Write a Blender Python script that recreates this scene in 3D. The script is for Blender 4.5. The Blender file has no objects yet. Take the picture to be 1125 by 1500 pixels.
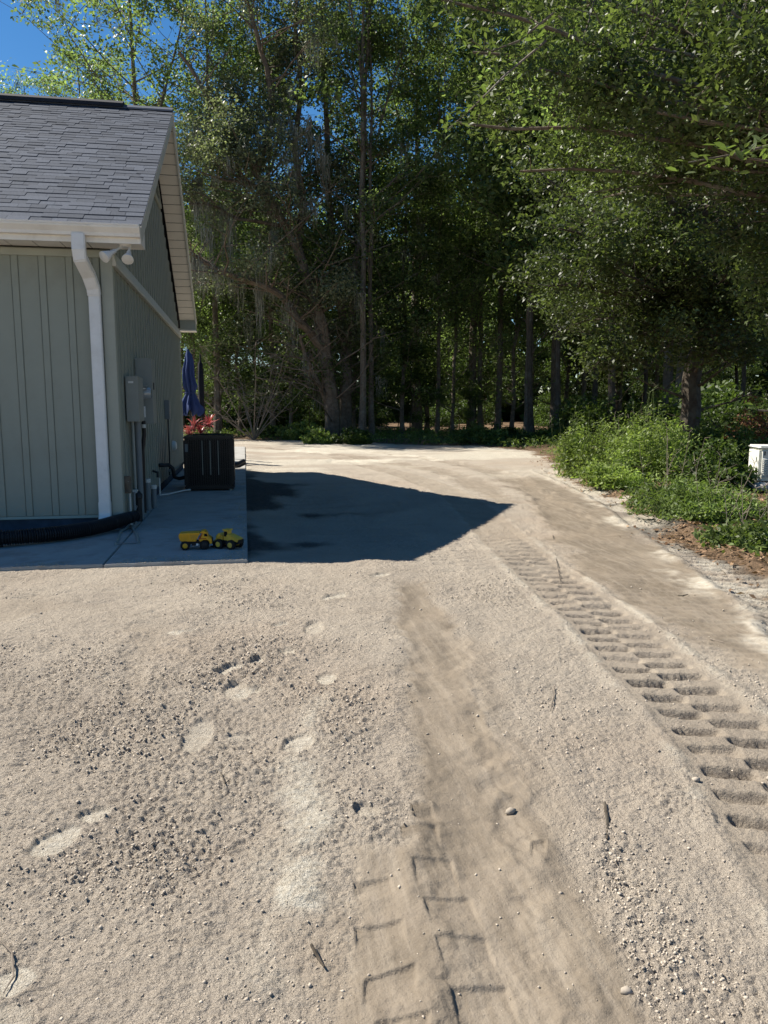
import bpy, math, random
import numpy as np
from mathutils import Vector, Matrix
rad = math.radians
random.seed(4)
scn = bpy.context.scene
COL = scn.collection

# ------------------------------------------------------------------ camera, sky, sun, exposure
FPX, PITCH, YAW, EYE = 1130.0, rad(7.8), rad(10.19), 1.60
cam_d = bpy.data.cameras.new('camera'); cam = bpy.data.objects.new('camera', cam_d); COL.objects.link(cam)
cam.location = (0, 0, EYE); cam.rotation_euler = (rad(90) - PITCH, 0, -YAW)
cam_d.sensor_fit = 'VERTICAL'; cam_d.sensor_height = 36; cam_d.sensor_width = 27
cam_d.lens = FPX / 1500 * 36; cam_d.clip_start = .05; cam_d.clip_end = 2000
scn.camera = cam

SUN = Vector((-.785, .490, 1.0)).normalized()          # towards the sun
ELEV = math.asin(SUN.z)
w = bpy.data.worlds.new('World'); scn.world = w; w.use_nodes = True
nt = w.node_tree; bg = nt.nodes['Background']
sky = nt.nodes.new('ShaderNodeTexSky'); sky.sky_type = 'NISHITA'; sky.sun_disc = False
sky.sun_elevation = ELEV; sky.sun_rotation = math.atan2(SUN.x, SUN.y)
sky.air_density = 1.0; sky.dust_density = .15; sky.ozone_density = 3.0; sky.altitude = 300
hs = nt.nodes.new('ShaderNodeHueSaturation'); hs.inputs['Saturation'].default_value = 1.3
nt.links.new(sky.outputs[0], hs.inputs['Color']); nt.links.new(hs.outputs[0], bg.inputs[0]); bg.inputs[1].default_value = .062
sl = bpy.data.lights.new('sun', 'SUN'); sl.energy = 5.0; sl.angle = rad(.5); sl.color = (1, .94, .84)
so = bpy.data.objects.new('sun', sl); COL.objects.link(so); so.rotation_euler = SUN.to_track_quat('Z', 'Y').to_euler()
vs = scn.view_settings; vs.view_transform = 'Standard'; vs.look = 'None'; vs.exposure = .96; vs.gamma = 1; vs.use_curve_mapping = False
cy = scn.cycles
cy.max_bounces = 9; cy.diffuse_bounces = 5; cy.glossy_bounces = 2; cy.transmission_bounces = 6; cy.transparent_max_bounces = 6

# ------------------------------------------------------------------ pixel (of the 1125 x 1500 photograph) -> point of the place
_F = np.array([math.sin(YAW)*math.cos(PITCH), math.cos(YAW)*math.cos(PITCH), -math.sin(PITCH)])
_R = np.array([math.cos(YAW), -math.sin(YAW), 0.]); _U = np.cross(_R, _F); _C = np.array([0, 0, EYE])
def pt(px, py, axis, v):
    d = _F + _R*(px-562.5)/FPX - _U*(py-750)/FPX
    return _C + (v-_C[axis])/d[axis]*d
def G(px, py, z=0): return pt(px, py, 2, z)
def PY(px, py, Y): return pt(px, py, 1, Y)

# ------------------------------------------------------------------ materials
def ND(nt, t, **k):
    n = nt.nodes.new(t)
    for a, b in k.items():
        if a in n.inputs: n.inputs[a].default_value = b
        else: setattr(n, a, b)
    return n
def material(name, base, rough=.6, var=.12, vscale=6., bump=0., bscale=60., spec=.3, metal=0., stain=None, stain_amt=.0, stain_scale=3., coord='Object', island=0., coat=0.):
    m = bpy.data.materials.new(name); m.use_nodes = True; nt = m.node_tree; L = nt.links.new
    p = nt.nodes['Principled BSDF']; p.inputs['Roughness'].default_value = rough; p.inputs['Metallic'].default_value = metal
    p.inputs['Specular IOR Level'].default_value = spec; p.inputs['Coat Weight'].default_value = coat
    tc = ND(nt, 'ShaderNodeTexCoord')
    n = ND(nt, 'ShaderNodeTexNoise', Scale=vscale, Detail=6., Roughness=.6); L(tc.outputs[coord], n.inputs['Vector'])
    mr = ND(nt, 'ShaderNodeMapRange'); mr.inputs[1].default_value = .3; mr.inputs[2].default_value = .7
    mr.inputs[3].default_value = 1-var; mr.inputs[4].default_value = 1+var; L(n.outputs[0], mr.inputs[0])
    c = ND(nt, 'ShaderNodeRGB'); c.outputs[0].default_value = (*base, 1)
    val = mr.outputs[0]
    if island:
        g = ND(nt, 'ShaderNodeNewGeometry'); m2 = ND(nt, 'ShaderNodeMapRange'); L(g.outputs['Random Per Island'], m2.inputs[0])
        m2.inputs[3].default_value = 1-island; m2.inputs[4].default_value = 1+island
        mm = ND(nt, 'ShaderNodeMath', operation='MULTIPLY'); L(val, mm.inputs[0]); L(m2.outputs[0], mm.inputs[1])
        oi = ND(nt, 'ShaderNodeObjectInfo'); m3 = ND(nt, 'ShaderNodeMapRange'); L(oi.outputs['Random'], m3.inputs[0])
        m3.inputs[3].default_value = 1-island; m3.inputs[4].default_value = 1+island
        mo = ND(nt, 'ShaderNodeMath', operation='MULTIPLY'); L(mm.outputs[0], mo.inputs[0]); L(m3.outputs[0], mo.inputs[1]); val = mo.outputs[0]
    vm = ND(nt, 'ShaderNodeVectorMath', operation='SCALE'); L(c.outputs[0], vm.inputs[0]); L(val, vm.inputs['Scale'])
    out = vm.outputs[0]
    if stain:
        n2 = ND(nt, 'ShaderNodeTexNoise', Scale=stain_scale, Detail=8., Roughness=.65); L(tc.outputs[coord], n2.inputs['Vector'])
        r2 = ND(nt, 'ShaderNodeMapRange'); r2.inputs[1].default_value = .5; r2.inputs[2].default_value = .68; r2.inputs[4].default_value = stain_amt
        L(n2.outputs[0], r2.inputs[0])
        mx = ND(nt, 'ShaderNodeMix', data_type='RGBA'); L(r2.outputs[0], mx.inputs[0]); L(out, mx.inputs[6]); mx.inputs[7].default_value = (*stain, 1); out = mx.outputs[2]
    L(out, p.inputs['Base Color'])
    if bump:
        n3 = ND(nt, 'ShaderNodeTexNoise', Scale=bscale, Detail=5.); L(tc.outputs[coord], n3.inputs['Vector'])
        b = ND(nt, 'ShaderNodeBump', Strength=min(1, bump*50), Distance=bump); L(n3.outputs[0], b.inputs['Height']); L(b.outputs[0], p.inputs['Normal'])
    return m
def leaf_material(name, c1, c2, trans=.35, rough=.38, spec=.5, zvar=2.):
    m = bpy.data.materials.new(name); m.use_nodes = True; nt = m.node_tree; L = nt.links.new
    p = nt.nodes['Principled BSDF']; out = nt.nodes['Material Output']
    g = ND(nt, 'ShaderNodeNewGeometry'); mx = ND(nt, 'ShaderNodeMix', data_type='RGBA')
    L(g.outputs['Random Per Island'], mx.inputs[0]); mx.inputs[6].default_value = (*c1, 1); mx.inputs[7].default_value = (*c2, 1)
    oi = ND(nt, 'ShaderNodeObjectInfo'); tc = ND(nt, 'ShaderNodeTexCoord')
    n = ND(nt, 'ShaderNodeTexNoise', Scale=.5*zvar, Detail=3.); L(tc.outputs['Object'], n.inputs['Vector'])
    a = ND(nt, 'ShaderNodeMapRange'); L(n.outputs[0], a.inputs[0]); a.inputs[1].default_value = .35; a.inputs[2].default_value = .65; a.inputs[3].default_value = .65; a.inputs[4].default_value = 1.35
    a2 = ND(nt, 'ShaderNodeMapRange'); L(oi.outputs['Random'], a2.inputs[0]); a2.inputs[3].default_value = .75; a2.inputs[4].default_value = 1.2
    mu = ND(nt, 'ShaderNodeMath', operation='MULTIPLY'); L(a.outputs[0], mu.inputs[0]); L(a2.outputs[0], mu.inputs[1])
    s = ND(nt, 'ShaderNodeVectorMath', operation='SCALE'); L(mx.outputs[2], s.inputs[0]); L(mu.outputs[0], s.inputs['Scale'])
    L(s.outputs[0], p.inputs['Base Color']); p.inputs['Roughness'].default_value = rough; p.inputs['Specular IOR Level'].default_value = spec
    t = ND(nt, 'ShaderNodeBsdfTranslucent'); s2 = ND(nt, 'ShaderNodeVectorMath', operation='MULTIPLY'); L(s.outputs[0], s2.inputs[0]); s2.inputs[1].default_value = (1.4, 1.5, .85)
    L(s2.outputs[0], t.inputs[0])
    ms = ND(nt, 'ShaderNodeMixShader'); ms.inputs[0].default_value = trans; L(p.outputs[0], ms.inputs[1]); L(t.outputs[0], ms.inputs[2]); L(ms.outputs[0], out.inputs[0])
    return m

M = {}
M['siding'] = material('sage vinyl siding', (.265, .282, .235), .55, .05, 2, .0006, 40, stain=(.20, .20, .16), stain_amt=.25)
def splash(m):
    nt = m.node_tree; L = nt.links.new; p = nt.nodes['Principled BSDF']; src = p.inputs['Base Color'].links[0].from_socket
    g = ND(nt, 'ShaderNodeNewGeometry'); sx = ND(nt, 'ShaderNodeSeparateXYZ'); L(g.outputs['Position'], sx.inputs[0])
    n = ND(nt, 'ShaderNodeTexNoise', Scale=14., Detail=7., Roughness=.75); L(g.outputs['Position'], n.inputs['Vector'])
    a = ND(nt, 'ShaderNodeMapRange'); L(sx.outputs[2], a.inputs[0]); a.inputs[1].default_value = .2; a.inputs[2].default_value = .75; a.inputs[3].default_value = .62; a.inputs[4].default_value = .18
    b = ND(nt, 'ShaderNodeMath', operation='SUBTRACT'); L(n.outputs[0], b.inputs[0]); b.inputs[1].default_value = 1.; c = ND(nt, 'ShaderNodeMath', operation='ADD'); L(b.outputs[0], c.inputs[0]); L(a.outputs[0], c.inputs[1])
    r = ND(nt, 'ShaderNodeMapRange'); L(c.outputs[0], r.inputs[0]); r.inputs[1].default_value = 0.; r.inputs[2].default_value = .12; r.inputs[4].default_value = .6
    x = ND(nt, 'ShaderNodeMix', data_type='RGBA'); L(r.outputs[0], x.inputs[0]); L(src, x.inputs[6]); x.inputs[7].default_value = (.33, .28, .21, 1); L(x.outputs[2], p.inputs['Base Color'])
splash(M['siding'])
M['sage_trim'] = material('sage trim', (.34, .355, .30), .5, .05, 3)
M['trim'] = material('cream aluminium', (.74, .715, .66), .42, .05, 4, stain=(.45, .41, .34), stain_amt=.3, stain_scale=5)
M['band'] = material('pale painted band', (.50, .50, .44), .5, .05, 3)
M['soffit'] = material('cream vinyl soffit', (.72, .69, .63), .5, .05, 3)
M['white'] = material('white painted metal', (.70, .70, .68), .4, .05, 5, stain=(.38, .35, .29), stain_amt=.18, stain_scale=7)
M['shingle'] = material('slate grey asphalt shingle', (.074, .083, .102), .9, .25, 70, .003, 260, .12, island=.20)
M['shingle_edge'] = material('black ridge cap', (.02, .02, .024), .85, .2, 30, .002, 200)
M['foundation'] = material('dark foundation', (.05, .06, .08), .9, .3, 8, .003, 60)
M['concrete'] = material('broom finished concrete', (.35, .34, .315), .85, .10, 3, .0012, 180, .2, stain=(.20, .17, .14), stain_amt=.55, stain_scale=2.4)
M['black'] = material('black plastic', (.014, .014, .016), .45, .2, 10, .0005, 80)
M['black_metal'] = material('black painted steel', (.012, .012, .014), .35, .2, 8)
M['dark_hole'] = material('dark opening', (.006, .006, .006), .9)
M['grey_metal'] = material('grey enamelled steel', (.26, .275, .25), .45, .06, 6)
M['conduit'] = material('grey plastic conduit', (.17, .185, .19), .5, .08, 8)
M['pvc'] = material('white plastic pipe', (.55, .55, .52), .45, .08, 9)
M['label'] = material('pale printed label', (.65, .65, .62), .5, .1, 40)
M['yellow'] = material('yellow toy plastic', (.72, .36, .015), .35, .08, 20, stain=(.35, .22, .08), stain_amt=.35, stain_scale=14)
M['yellow2'] = material('faded yellow toy plastic', (.60, .40, .05), .45, .10, 20, stain=(.33, .24, .12), stain_amt=.45, stain_scale=12)
M['red'] = material('red toy decal', (.35, .03, .01), .5)
M['tyre'] = material('black toy tyre', (.012, .012, .012), .7, .2, 30)
M['blue'] = material('navy umbrella cloth', (.028, .05, .15), .8, .12, 9, .001, 300)
M['bark'] = material('grey brown bark', (.15, .122, .095), .95, .35, 7, .03, 14, .1, stain=(.23, .225, .19), stain_amt=.8, stain_scale=2.0)
M['bark_oak'] = material('brown oak bark', (.14, .108, .082), .95, .35, 6, .03, 14, .1, stain=(.22, .21, .175), stain_amt=.5, stain_scale=2.0)
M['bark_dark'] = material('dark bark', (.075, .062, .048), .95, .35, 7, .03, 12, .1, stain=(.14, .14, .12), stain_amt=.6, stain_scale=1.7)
M['twig'] = material('pale dead twig', (.20, .165, .13), .9, .3, 10)
M['moss'] = material('grey green hanging moss', (.19, .188, .15), .95, .25, 3, island=.3)
M['leaf_oak'] = leaf_material('live oak leaf', (.044, .066, .024), (.130, .165, .052), .42, .46, .4)
M['leaf_greyoak'] = leaf_material('grey green oak leaf', (.080, .098, .058), (.170, .190, .120), .42, .48, .4)
M['leaf_forest'] = leaf_material('hardwood leaf', (.080, .120, .044), (.185, .240, .095), .56, .45, .35)
M['leaf_bright'] = leaf_material('bright weed leaf', (.13, .19, .042), (.27, .34, .10), .45, .5, .3)
M['leaf_weed'] = leaf_material('weed leaf', (.075, .12, .03), (.17, .225, .065), .42, .5, .3)
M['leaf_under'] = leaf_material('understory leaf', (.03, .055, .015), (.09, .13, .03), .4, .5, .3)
M['leaf_dead'] = leaf_material('dead rust leaf', (.16, .07, .04), (.30, .15, .09), .25, .6, .2)
M['leaf_red'] = leaf_material('crimson cordyline leaf', (.17, .025, .035), (.36, .08, .10), .25, .4, .5)
M['litter'] = leaf_material('fallen leaf', (.16, .09, .05), (.34, .23, .14), .1, .7, .2)
M['stem'] = material('green stem', (.12, .16, .05), .7, .2, 20)
M['cabinet'] = material('off white painted cabinet', (.72, .72, .66), .45, .05, 6, stain=(.45, .44, .38), stain_amt=.4, stain_scale=4)
M['lens'] = material('frosted lamp lens', (.62, .60, .55), .3, .03)
M['glass_cover'] = material('clear meter cover', (.30, .32, .32), .08, .1, 20, spec=.9)

# ground material
def ground_material():
    m = bpy.data.materials.new('sandy dirt'); m.use_nodes = True; nt = m.node_tree; L = nt.links.new
    p = nt.nodes['Principled BSDF']; p.inputs['Roughness'].default_value = .95; p.inputs['Specular IOR Level'].default_value = .12
    at = ND(nt, 'ShaderNodeAttribute', attribute_name='mask'); sp = ND(nt, 'ShaderNodeSeparateColor'); L(at.outputs['Color'], sp.inputs[0])
    at2 = ND(nt, 'ShaderNodeAttribute', attribute_name='mask2'); sp2 = ND(nt, 'ShaderNodeSeparateColor'); L(at2.outputs['Color'], sp2.inputs[0])
    tc = ND(nt, 'ShaderNodeTexCoord')
    def noise(s, d=6., r=.6):
        n = ND(nt, 'ShaderNodeTexNoise', Scale=s, Detail=d, Roughness=r); L(tc.outputs['Object'], n.inputs['Vector']); return n.outputs[0]
    def ramp(v, a, b, lo=0., hi=1.):
        r = ND(nt, 'ShaderNodeMapRange'); L(v, r.inputs[0]); r.inputs[1].default_value = a; r.inputs[2].default_value = b; r.inputs[3].default_value = lo; r.inputs[4].default_value = hi; return r.outputs[0]
    def mix(f, a, b):
        x = ND(nt, 'ShaderNodeMix', data_type='RGBA')
        if isinstance(f, float): x.inputs[0].default_value = f
        else: L(f, x.inputs[0])
        for i, v in ((6, a), (7, b)):
            if isinstance(v, tuple): x.inputs[i].default_value = (*v, 1)
            else: L(v, x.inputs[i])
        return x.outputs[2]
    def mul(a, b):
        x = ND(nt, 'ShaderNodeMath', operation='MULTIPLY')
        for i, v in ((0, a), (1, b)):
            if isinstance(v, (int, float)): x.inputs[i].default_value = v
            else: L(v, x.inputs[i])
        return x.outputs[0]
    loose = mix(ramp(noise(1.1), .38, .62), (.395, .338, .272), (.45, .388, .312))
    loose = mix(ramp(noise(.35, 3.), .5, .66, 0, .6), loose, (.41, .325, .245))
    loose = mix(ramp(noise(160., 3., .7), .42, .68, 0, .5), loose, (.235, .205, .17))
    loose = mix(ramp(noise(90., 4., .7), .55, .75, 0, .55), loose, (.47, .43, .36))
    comp = mix(ramp(noise(2.3), .4, .6), (.118, .094, .066), (.165, .133, .096))
    mp = ND(nt, 'ShaderNodeMapping'); mp.inputs['Scale'].default_value = (9., .7, 1.); mp.inputs['Rotation'].default_value = (0, 0, rad(-4)); L(tc.outputs['Object'], mp.inputs[0])
    st = ND(nt, 'ShaderNodeTexNoise', Scale=1.6, Detail=7., Roughness=.7); L(mp.outputs[0], st.inputs['Vector'])
    comp = mix(ramp(st.outputs[0], .47, .70, 0, .75), comp, (.27, .228, .175))
    comp = mix(ramp(noise(45., 5., .7), .5, .75, 0, .35), comp, (.24, .20, .155))
    c = mix(ramp(sp.outputs[0], 0, 1, 0, .85), loose, comp)
    c = mix(ramp(sp.outputs[1], 0, 1), c, mix(ramp(noise(30., 6., .7), .4, .65), (.44, .39, .31), (.60, .56, .47)))
    mp2 = ND(nt, 'ShaderNodeMapping'); mp2.inputs['Scale'].default_value = (.5, 3.2, 1.); L(tc.outputs['Object'], mp2.inputs[0])
    st2 = ND(nt, 'ShaderNodeTexNoise', Scale=1.1, Detail=7., Roughness=.7); L(mp2.outputs[0], st2.inputs['Vector'])
    c = mix(ramp(st2.outputs[0], .52, .70, 0, .32), c, (.26, .215, .165))
    lit = mix(ramp(noise(6., 8., .75), .42, .6), (.085, .058, .036), (.20, .135, .085))
    lit = mix(ramp(noise(38., 4., .7), .52, .64), lit, (.26, .17, .105))
    c = mix(sp.outputs[2], c, lit)
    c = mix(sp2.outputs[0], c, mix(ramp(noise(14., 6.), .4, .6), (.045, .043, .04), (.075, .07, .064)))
    L(c, p.inputs['Base Color'])
    fine = mul(noise(130., 4., .75), ramp(sp.outputs[0], 0, 1, 1., .22))
    b = ND(nt, 'ShaderNodeBump', Strength=1., Distance=.012); L(fine, b.inputs['Height'])
    mid = mul(noise(34., 4., .7), ramp(sp.outputs[0], 0, 1, 1., .15))
    b2 = ND(nt, 'ShaderNodeBump', Strength=.9, Distance=.034); L(mid, b2.inputs['Height']); L(b.outputs[0], b2.inputs['Normal'])
    L(b2.outputs[0], p.inputs['Normal'])
    return m
M['ground'] = ground_material()

# ------------------------------------------------------------------ mesh helpers
def fast_mesh(name, V, Q, mat=None, smooth=False):
    """V (n,3); Q (m,k) array of equal-sized faces, or list of such arrays"""
    if not isinstance(Q, list): Q = [Q]
    V = np.ascontiguousarray(V, np.float32); me = bpy.data.meshes.new(name)
    me.vertices.add(len(V)); me.vertices.foreach_set('co', V.ravel())
    li = np.concatenate([q.ravel() for q in Q]).astype(np.int32); tot = np.concatenate([np.full(len(q), q.shape[1], np.int32) for q in Q])
    st = np.concatenate([[0], np.cumsum(tot)[:-1]]).astype(np.int32)
    me.loops.add(len(li)); me.loops.foreach_set('vertex_index', li)
    me.polygons.add(len(tot)); me.polygons.foreach_set('loop_start', st); me.polygons.foreach_set('loop_total', tot)
    if smooth: me.polygons.foreach_set('use_smooth', np.ones(len(tot), bool))
    me.update(calc_edges=True)
    if mat: me.materials.append(mat)
    return me
def link(name, me, parent=None, loc=(0, 0, 0)):
    o = bpy.data.objects.new(name, me); COL.objects.link(o); o.location = loc
    if parent: o.parent = parent
    return o
def tag(o, label=None, cat=None, group=None, kind=None):
    if label: o['label'] = label
    if cat: o['category'] = cat
    if group: o['group'] = group
    if kind: o['kind'] = kind
    return o
def thing(name, loc, label, cat, group=None, rz=0):
    o = bpy.data.objects.new(name, None); COL.objects.link(o); o.location = loc; o.rotation_euler = (0, 0, rz); o.empty_display_size = .2
    return tag(o, label, cat, group)
def copy_tree(o, parent=None):
    c = o.copy(); COL.objects.link(c); c.parent = parent
    for ch in o.children: copy_tree(ch, c)
    return c
def origin(o):
    v = Vector((0, 0, 0))
    while o: v = v + o.location; o = o.parent
    return v
class MB:
    def __init__(s): s.v = []; s.f = []; s.sm = False
    def add(s, vs, fs):
        n = len(s.v); s.v += [tuple(v) for v in vs]; s.f += [tuple(i+n for i in f) for f in fs]; return s
    def box(s, a, b, M=None):
        (x0, y0, z0), (x1, y1, z1) = a, b
        vs = [(x0,y0,z0),(x1,y0,z0),(x1,y1,z0),(x0,y1,z0),(x0,y0,z1),(x1,y0,z1),(x1,y1,z1),(x0,y1,z1)]
        if M is not None: vs = [M @ Vector(v) for v in vs]
        return s.add(vs, [(0,3,2,1),(4,5,6,7),(0,1,5,4),(1,2,6,5),(2,3,7,6),(3,0,4,7)])
    def prism(s, poly, axis, a, b):
        """polygon (2-D) extruded along axis from a to b"""
        n = len(poly)
        def P(u, v, t): return {0: (t, u, v), 1: (u, t, v), 2: (u, v, t)}[axis]
        vs = [P(u, v, a) for u, v in poly] + [P(u, v, b) for u, v in poly]
        fs = [tuple(range(n))[::-1], tuple(range(n, 2*n))] + [(i, (i+1) % n, n+(i+1) % n, n+i) for i in range(n)]
        return s.add(vs, fs)
    def tube(s, pts, r, n=8, cap=True):
        pts = [Vector(p) for p in pts]; rr = r if hasattr(r, '__len__') else [r]*len(pts); rings = []; prev = None
        for i, p in enumerate(pts):
            t = (pts[min(i+1, len(pts)-1)] - pts[max(i-1, 0)]).normalized()
            if prev is None: a = t.orthogonal().normalized()
            else:
                a = prev - t*prev.dot(t); a = a.normalized() if a.length > 1e-6 else t.orthogonal().normalized()
            prev = a; b = t.cross(a)
            rings.append([p + (a*math.cos(k*2*math.pi/n) + b*math.sin(k*2*math.pi/n))*rr[i] for k in range(n)])
        vs = [v for R_ in rings for v in R_]; fs = []
        for i in range(len(pts)-1):
            for k in range(n): fs.append((i*n+k, i*n+(k+1) % n, (i+1)*n+(k+1) % n, (i+1)*n+k))
        if cap: fs += [tuple(range(n))[::-1], tuple(range((len(pts)-1)*n, len(pts)*n))]
        return s.add(vs, fs)
    def lathe(s, c, axis, prof, n=16):
        """prof: list of (t along axis, radius)"""
        ax = Vector(axis).normalized(); a = ax.orthogonal().normalized(); b = ax.cross(a); c = Vector(c); vs = []; fs = []
        for t, r in prof:
            for k in range(n): vs.append(c + ax*t + (a*math.cos(k*2*math.pi/n)+b*math.sin(k*2*math.pi/n))*r)
        for i in range(len(prof)-1):
            for k in range(n): fs.append((i*n+k, i*n+(k+1) % n, (i+1)*n+(k+1) % n, (i+1)*n+k))
        fs += [tuple(range(n))[::-1], tuple(range((len(prof)-1)*n, len(prof)*n))]
        return s.add(vs, fs)
    def mesh(s, name, mat, off=(0, 0, 0), bevel=0, smooth=False):
        import bmesh
        me = bpy.data.meshes.new(name); ox, oy, oz = off
        me.from_pydata([(x-ox, y-oy, z-oz) for x, y, z in s.v], [], s.f); me.materials.append(mat)
        bm = bmesh.new(); bm.from_mesh(me)
        bmesh.ops.recalc_face_normals(bm, faces=bm.faces)
        if bevel: bmesh.ops.bevel(bm, geom=[e for e in bm.edges if len(e.link_faces) == 2 and e.calc_face_angle(0) > .5], offset=bevel, segments=2, affect='EDGES', clamp_overlap=True)
        if smooth:
            for f_ in bm.faces: f_.smooth = True
            for e in bm.edges:
                if len(e.link_faces) == 2 and e.calc_face_angle(0) > .7: e.smooth = False
        bm.to_mesh(me); bm.free(); return me
    def obj(s, name, mat, parent=None, bevel=0, smooth=False):
        """vertices are given in world coordinates"""
        return link(name, s.mesh(name, M[mat] if isinstance(mat, str) else mat, origin(parent) if parent else (0, 0, 0), bevel, smooth), parent)

# ------------------------------------------------------------------ numpy noise
def h2(ix, iy, seed):
    h = (ix.astype(np.int64)*374761393 + iy.astype(np.int64)*668265263 + seed*1274126177) & 0xffffffff
    h = ((h ^ (h >> 13))*1274126177) & 0xffffffff; h = h ^ (h >> 16)
    return (h & 0xffffff)/float(0xffffff)
def vnoise(x, y, seed=0):
    ix = np.floor(x); iy = np.floor(y); fx = x-ix; fy = y-iy; fx = fx*fx*(3-2*fx); fy = fy*fy*(3-2*fy)
    a = h2(ix, iy, seed); b = h2(ix+1, iy, seed); c = h2(ix, iy+1, seed); d = h2(ix+1, iy+1, seed)
    return (a*(1-fx)+b*fx)*(1-fy)+(c*(1-fx)+d*fx)*fy
def fbm(x, y, s, o=4, seed=0):
    v = 0; a = .5; t = 0
    for i in range(o):
        v = v + a*vnoise(x*s+17.3*i, y*s-9.1*i, seed+i); t += a; a *= .5; s *= 2.03
    return v/t
def lumps(x, y, cell, seed, rmin, rmax, prob):
    gx = x/cell; gy = y/cell; ix = np.floor(gx); iy = np.floor(gy); H = np.zeros_like(x)
    for dx in (-1, 0, 1):
        for dy in (-1, 0, 1):
            jx = ix+dx; jy = iy+dy; a = h2(jx, jy, seed); b = h2(jx, jy, seed+7); c = h2(jx, jy, seed+13); e = h2(jx, jy, seed+29)
            r = (rmin+(rmax-rmin)*c*c)*(e < prob)
            d2 = (gx-jx-a)**2+(gy-jy-b)**2
            H = np.maximum(H, np.sqrt(np.maximum(0, r*r-d2)))
    return H*cell
def sst(x, a, b):
    t = np.clip((x-a)/(b-a), 0, 1); return t*t*(3-2*t)
def path_coords(x, y, P, pad):
    """nearest point on polyline: arc length, signed lateral distance (right positive), inf outside pad"""
    P = np.asarray(P, float)[:, :2]; s0 = 0; best = np.full(x.shape, 1e9); S = np.zeros_like(x); T = np.full(x.shape, 1e9)
    for a, b in zip(P[:-1], P[1:]):
        d = b-a; L = np.hypot(*d); u = d/L; rx = x-a[0]; ry = y-a[1]
        t = np.clip(rx*u[0]+ry*u[1], 0, L); ex = rx-t*u[0]; ey = ry-t*u[1]; dd = ex*ex+ey*ey
        sel = dd < best; best = np.where(sel, dd, best); S = np.where(sel, s0+t, S)
        T = np.where(sel, np.sqrt(dd)*np.sign(rx*u[1]-ry*u[0]), T); s0 += L
    return S, T, s0
def smooth_path(P, n=8):
    P = [np.array(p[:2], float) for p in P]; out = []
    for i in range(len(P)-1):
        p0 = P[max(i-1, 0)]; p1 = P[i]; p2 = P[i+1]; p3 = P[min(i+2, len(P)-1)]
        for k in range(n):
            t = k/n; out.append(.5*((2*p1)+(-p0+p2)*t+(2*p0-5*p1+4*p2-p3)*t*t+(-p0+3*p1-3*p2+p3)*t**3))
    out.append(P[-1]); return np.array(out)
def poly_sdf(x, y, P):
    P = np.asarray(P, float)[:, :2]; n = len(P); d = np.full(x.shape, 1e9); inside = np.zeros(x.shape, bool)
    for i in range(n):
        a = P[i]; b = P[(i+1) % n]; e = b-a; wx = x-a[0]; wy = y-a[1]
        t = np.clip((wx*e[0]+wy*e[1])/(e@e), 0, 1); d = np.minimum(d, (wx-e[0]*t)**2+(wy-e[1]*t)**2)
        c = ((a[1] > y) != (b[1] > y)) & (x < (b[0]-a[0])*(y-a[1])/(b[1]-a[1]+1e-12)+a[0]); inside ^= c
    d = np.sqrt(d); return np.where(inside, -d, d)

# ------------------------------------------------------------------ THE GROUND
LOT = [(-60, 37), (-8, 37.5), (0, 37.4), (3.2, 35.8), (6.1, 33.2), (9.5, 30.2), (10.4, 26.5)]+[tuple(G(*p)[:2]) for p in [(822, 683), (870, 708), (930, 733), (978, 762), (1045, 803), (1125, 848), (1200, 892), (1330, 980)]]+[(4.9, 0), (5, -60), (-60, -60)]
LUGT = smooth_path([G(1420, 1480), G(1230, 1290), G(1105, 1120), G(1028, 1040), G(960, 985), G(902, 925), G(860, 888), G(800, 842), G(745, 795), G(690, 745), G(640, 712), G(560, 688), G(480, 668)])
SIDET = smooth_path([(5.2, 3.), G(1250, 960), G(1165, 898), G(1088, 848), G(1015, 803), G(935, 756), G(870, 718), G(800, 690)])
MIDT = smooth_path([(.3, .8), G(745, 1500), G(705, 1300), G(672, 1150), G(642, 1020), G(625, 930), G(612, 880), G(606, 845)])
MIDP = smooth_path([(.75, .8), G(905, 1500), G(840, 1330), G(790, 1200), G(745, 1100), G(705, 1000), G(672, 920)])
LEFTP = smooth_path([G(560, 1500), G(520, 1350), G(500, 1250)])
PALER = smooth_path([G(430, 1400), G(438, 1330), G(430, 1260), G(455, 1215), G(440, 1150), G(450, 1090), G(490, 1020), G(560, 1000)])
RIGHTC = [G(*p) for p in [(735, 700), (800, 700), (868, 724), (930, 765), (1005, 818), (1075, 868), (1180, 940), (1190, 1020), (1080, 975), (985, 925), (900, 880), (850, 830), (800, 770)]]
MIDZONE = [G(*p) for p in [(470, 1560), (492, 1500), (505, 1330), (520, 1245), (585, 1235), (612, 1130), (598, 1010), (590, 930), (580, 860), (625, 850), (655, 920), (690, 990), (728, 1080), (790, 1180), (862, 1290), (950, 1440), (985, 1560)]]
FOOT = [((300, 1058), (278, 1105), .24), ((352, 978), (322, 995), .22), ((384, 971), (366, 976), .14), ((374, 1079), (328, 1083), .2), ((160, 1190), (120, 1204), .16), ((112, 1212), (52, 1258), .28),
        ((461, 913), (457, 935), .24), ((505, 872), (472, 881), .22), ((567, 842), (543, 848), .2), ((228, 897), (200, 906), .2), ((286, 924), (240, 928), .24), ((385, 1015), (345, 1018), .2), ((352, 1030), (342, 1005), .16),
        ((428, 958), (410, 962), .2), ((480, 990), (476, 1010), .2), ((545, 1200), (530, 1185), .2), ((420, 915), (400, 920), .2), ((40, 1420), (0, 1450), .26), ((30, 1490), (-10, 1500), .26), ((425, 1105), (450, 1080), .2)]
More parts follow.
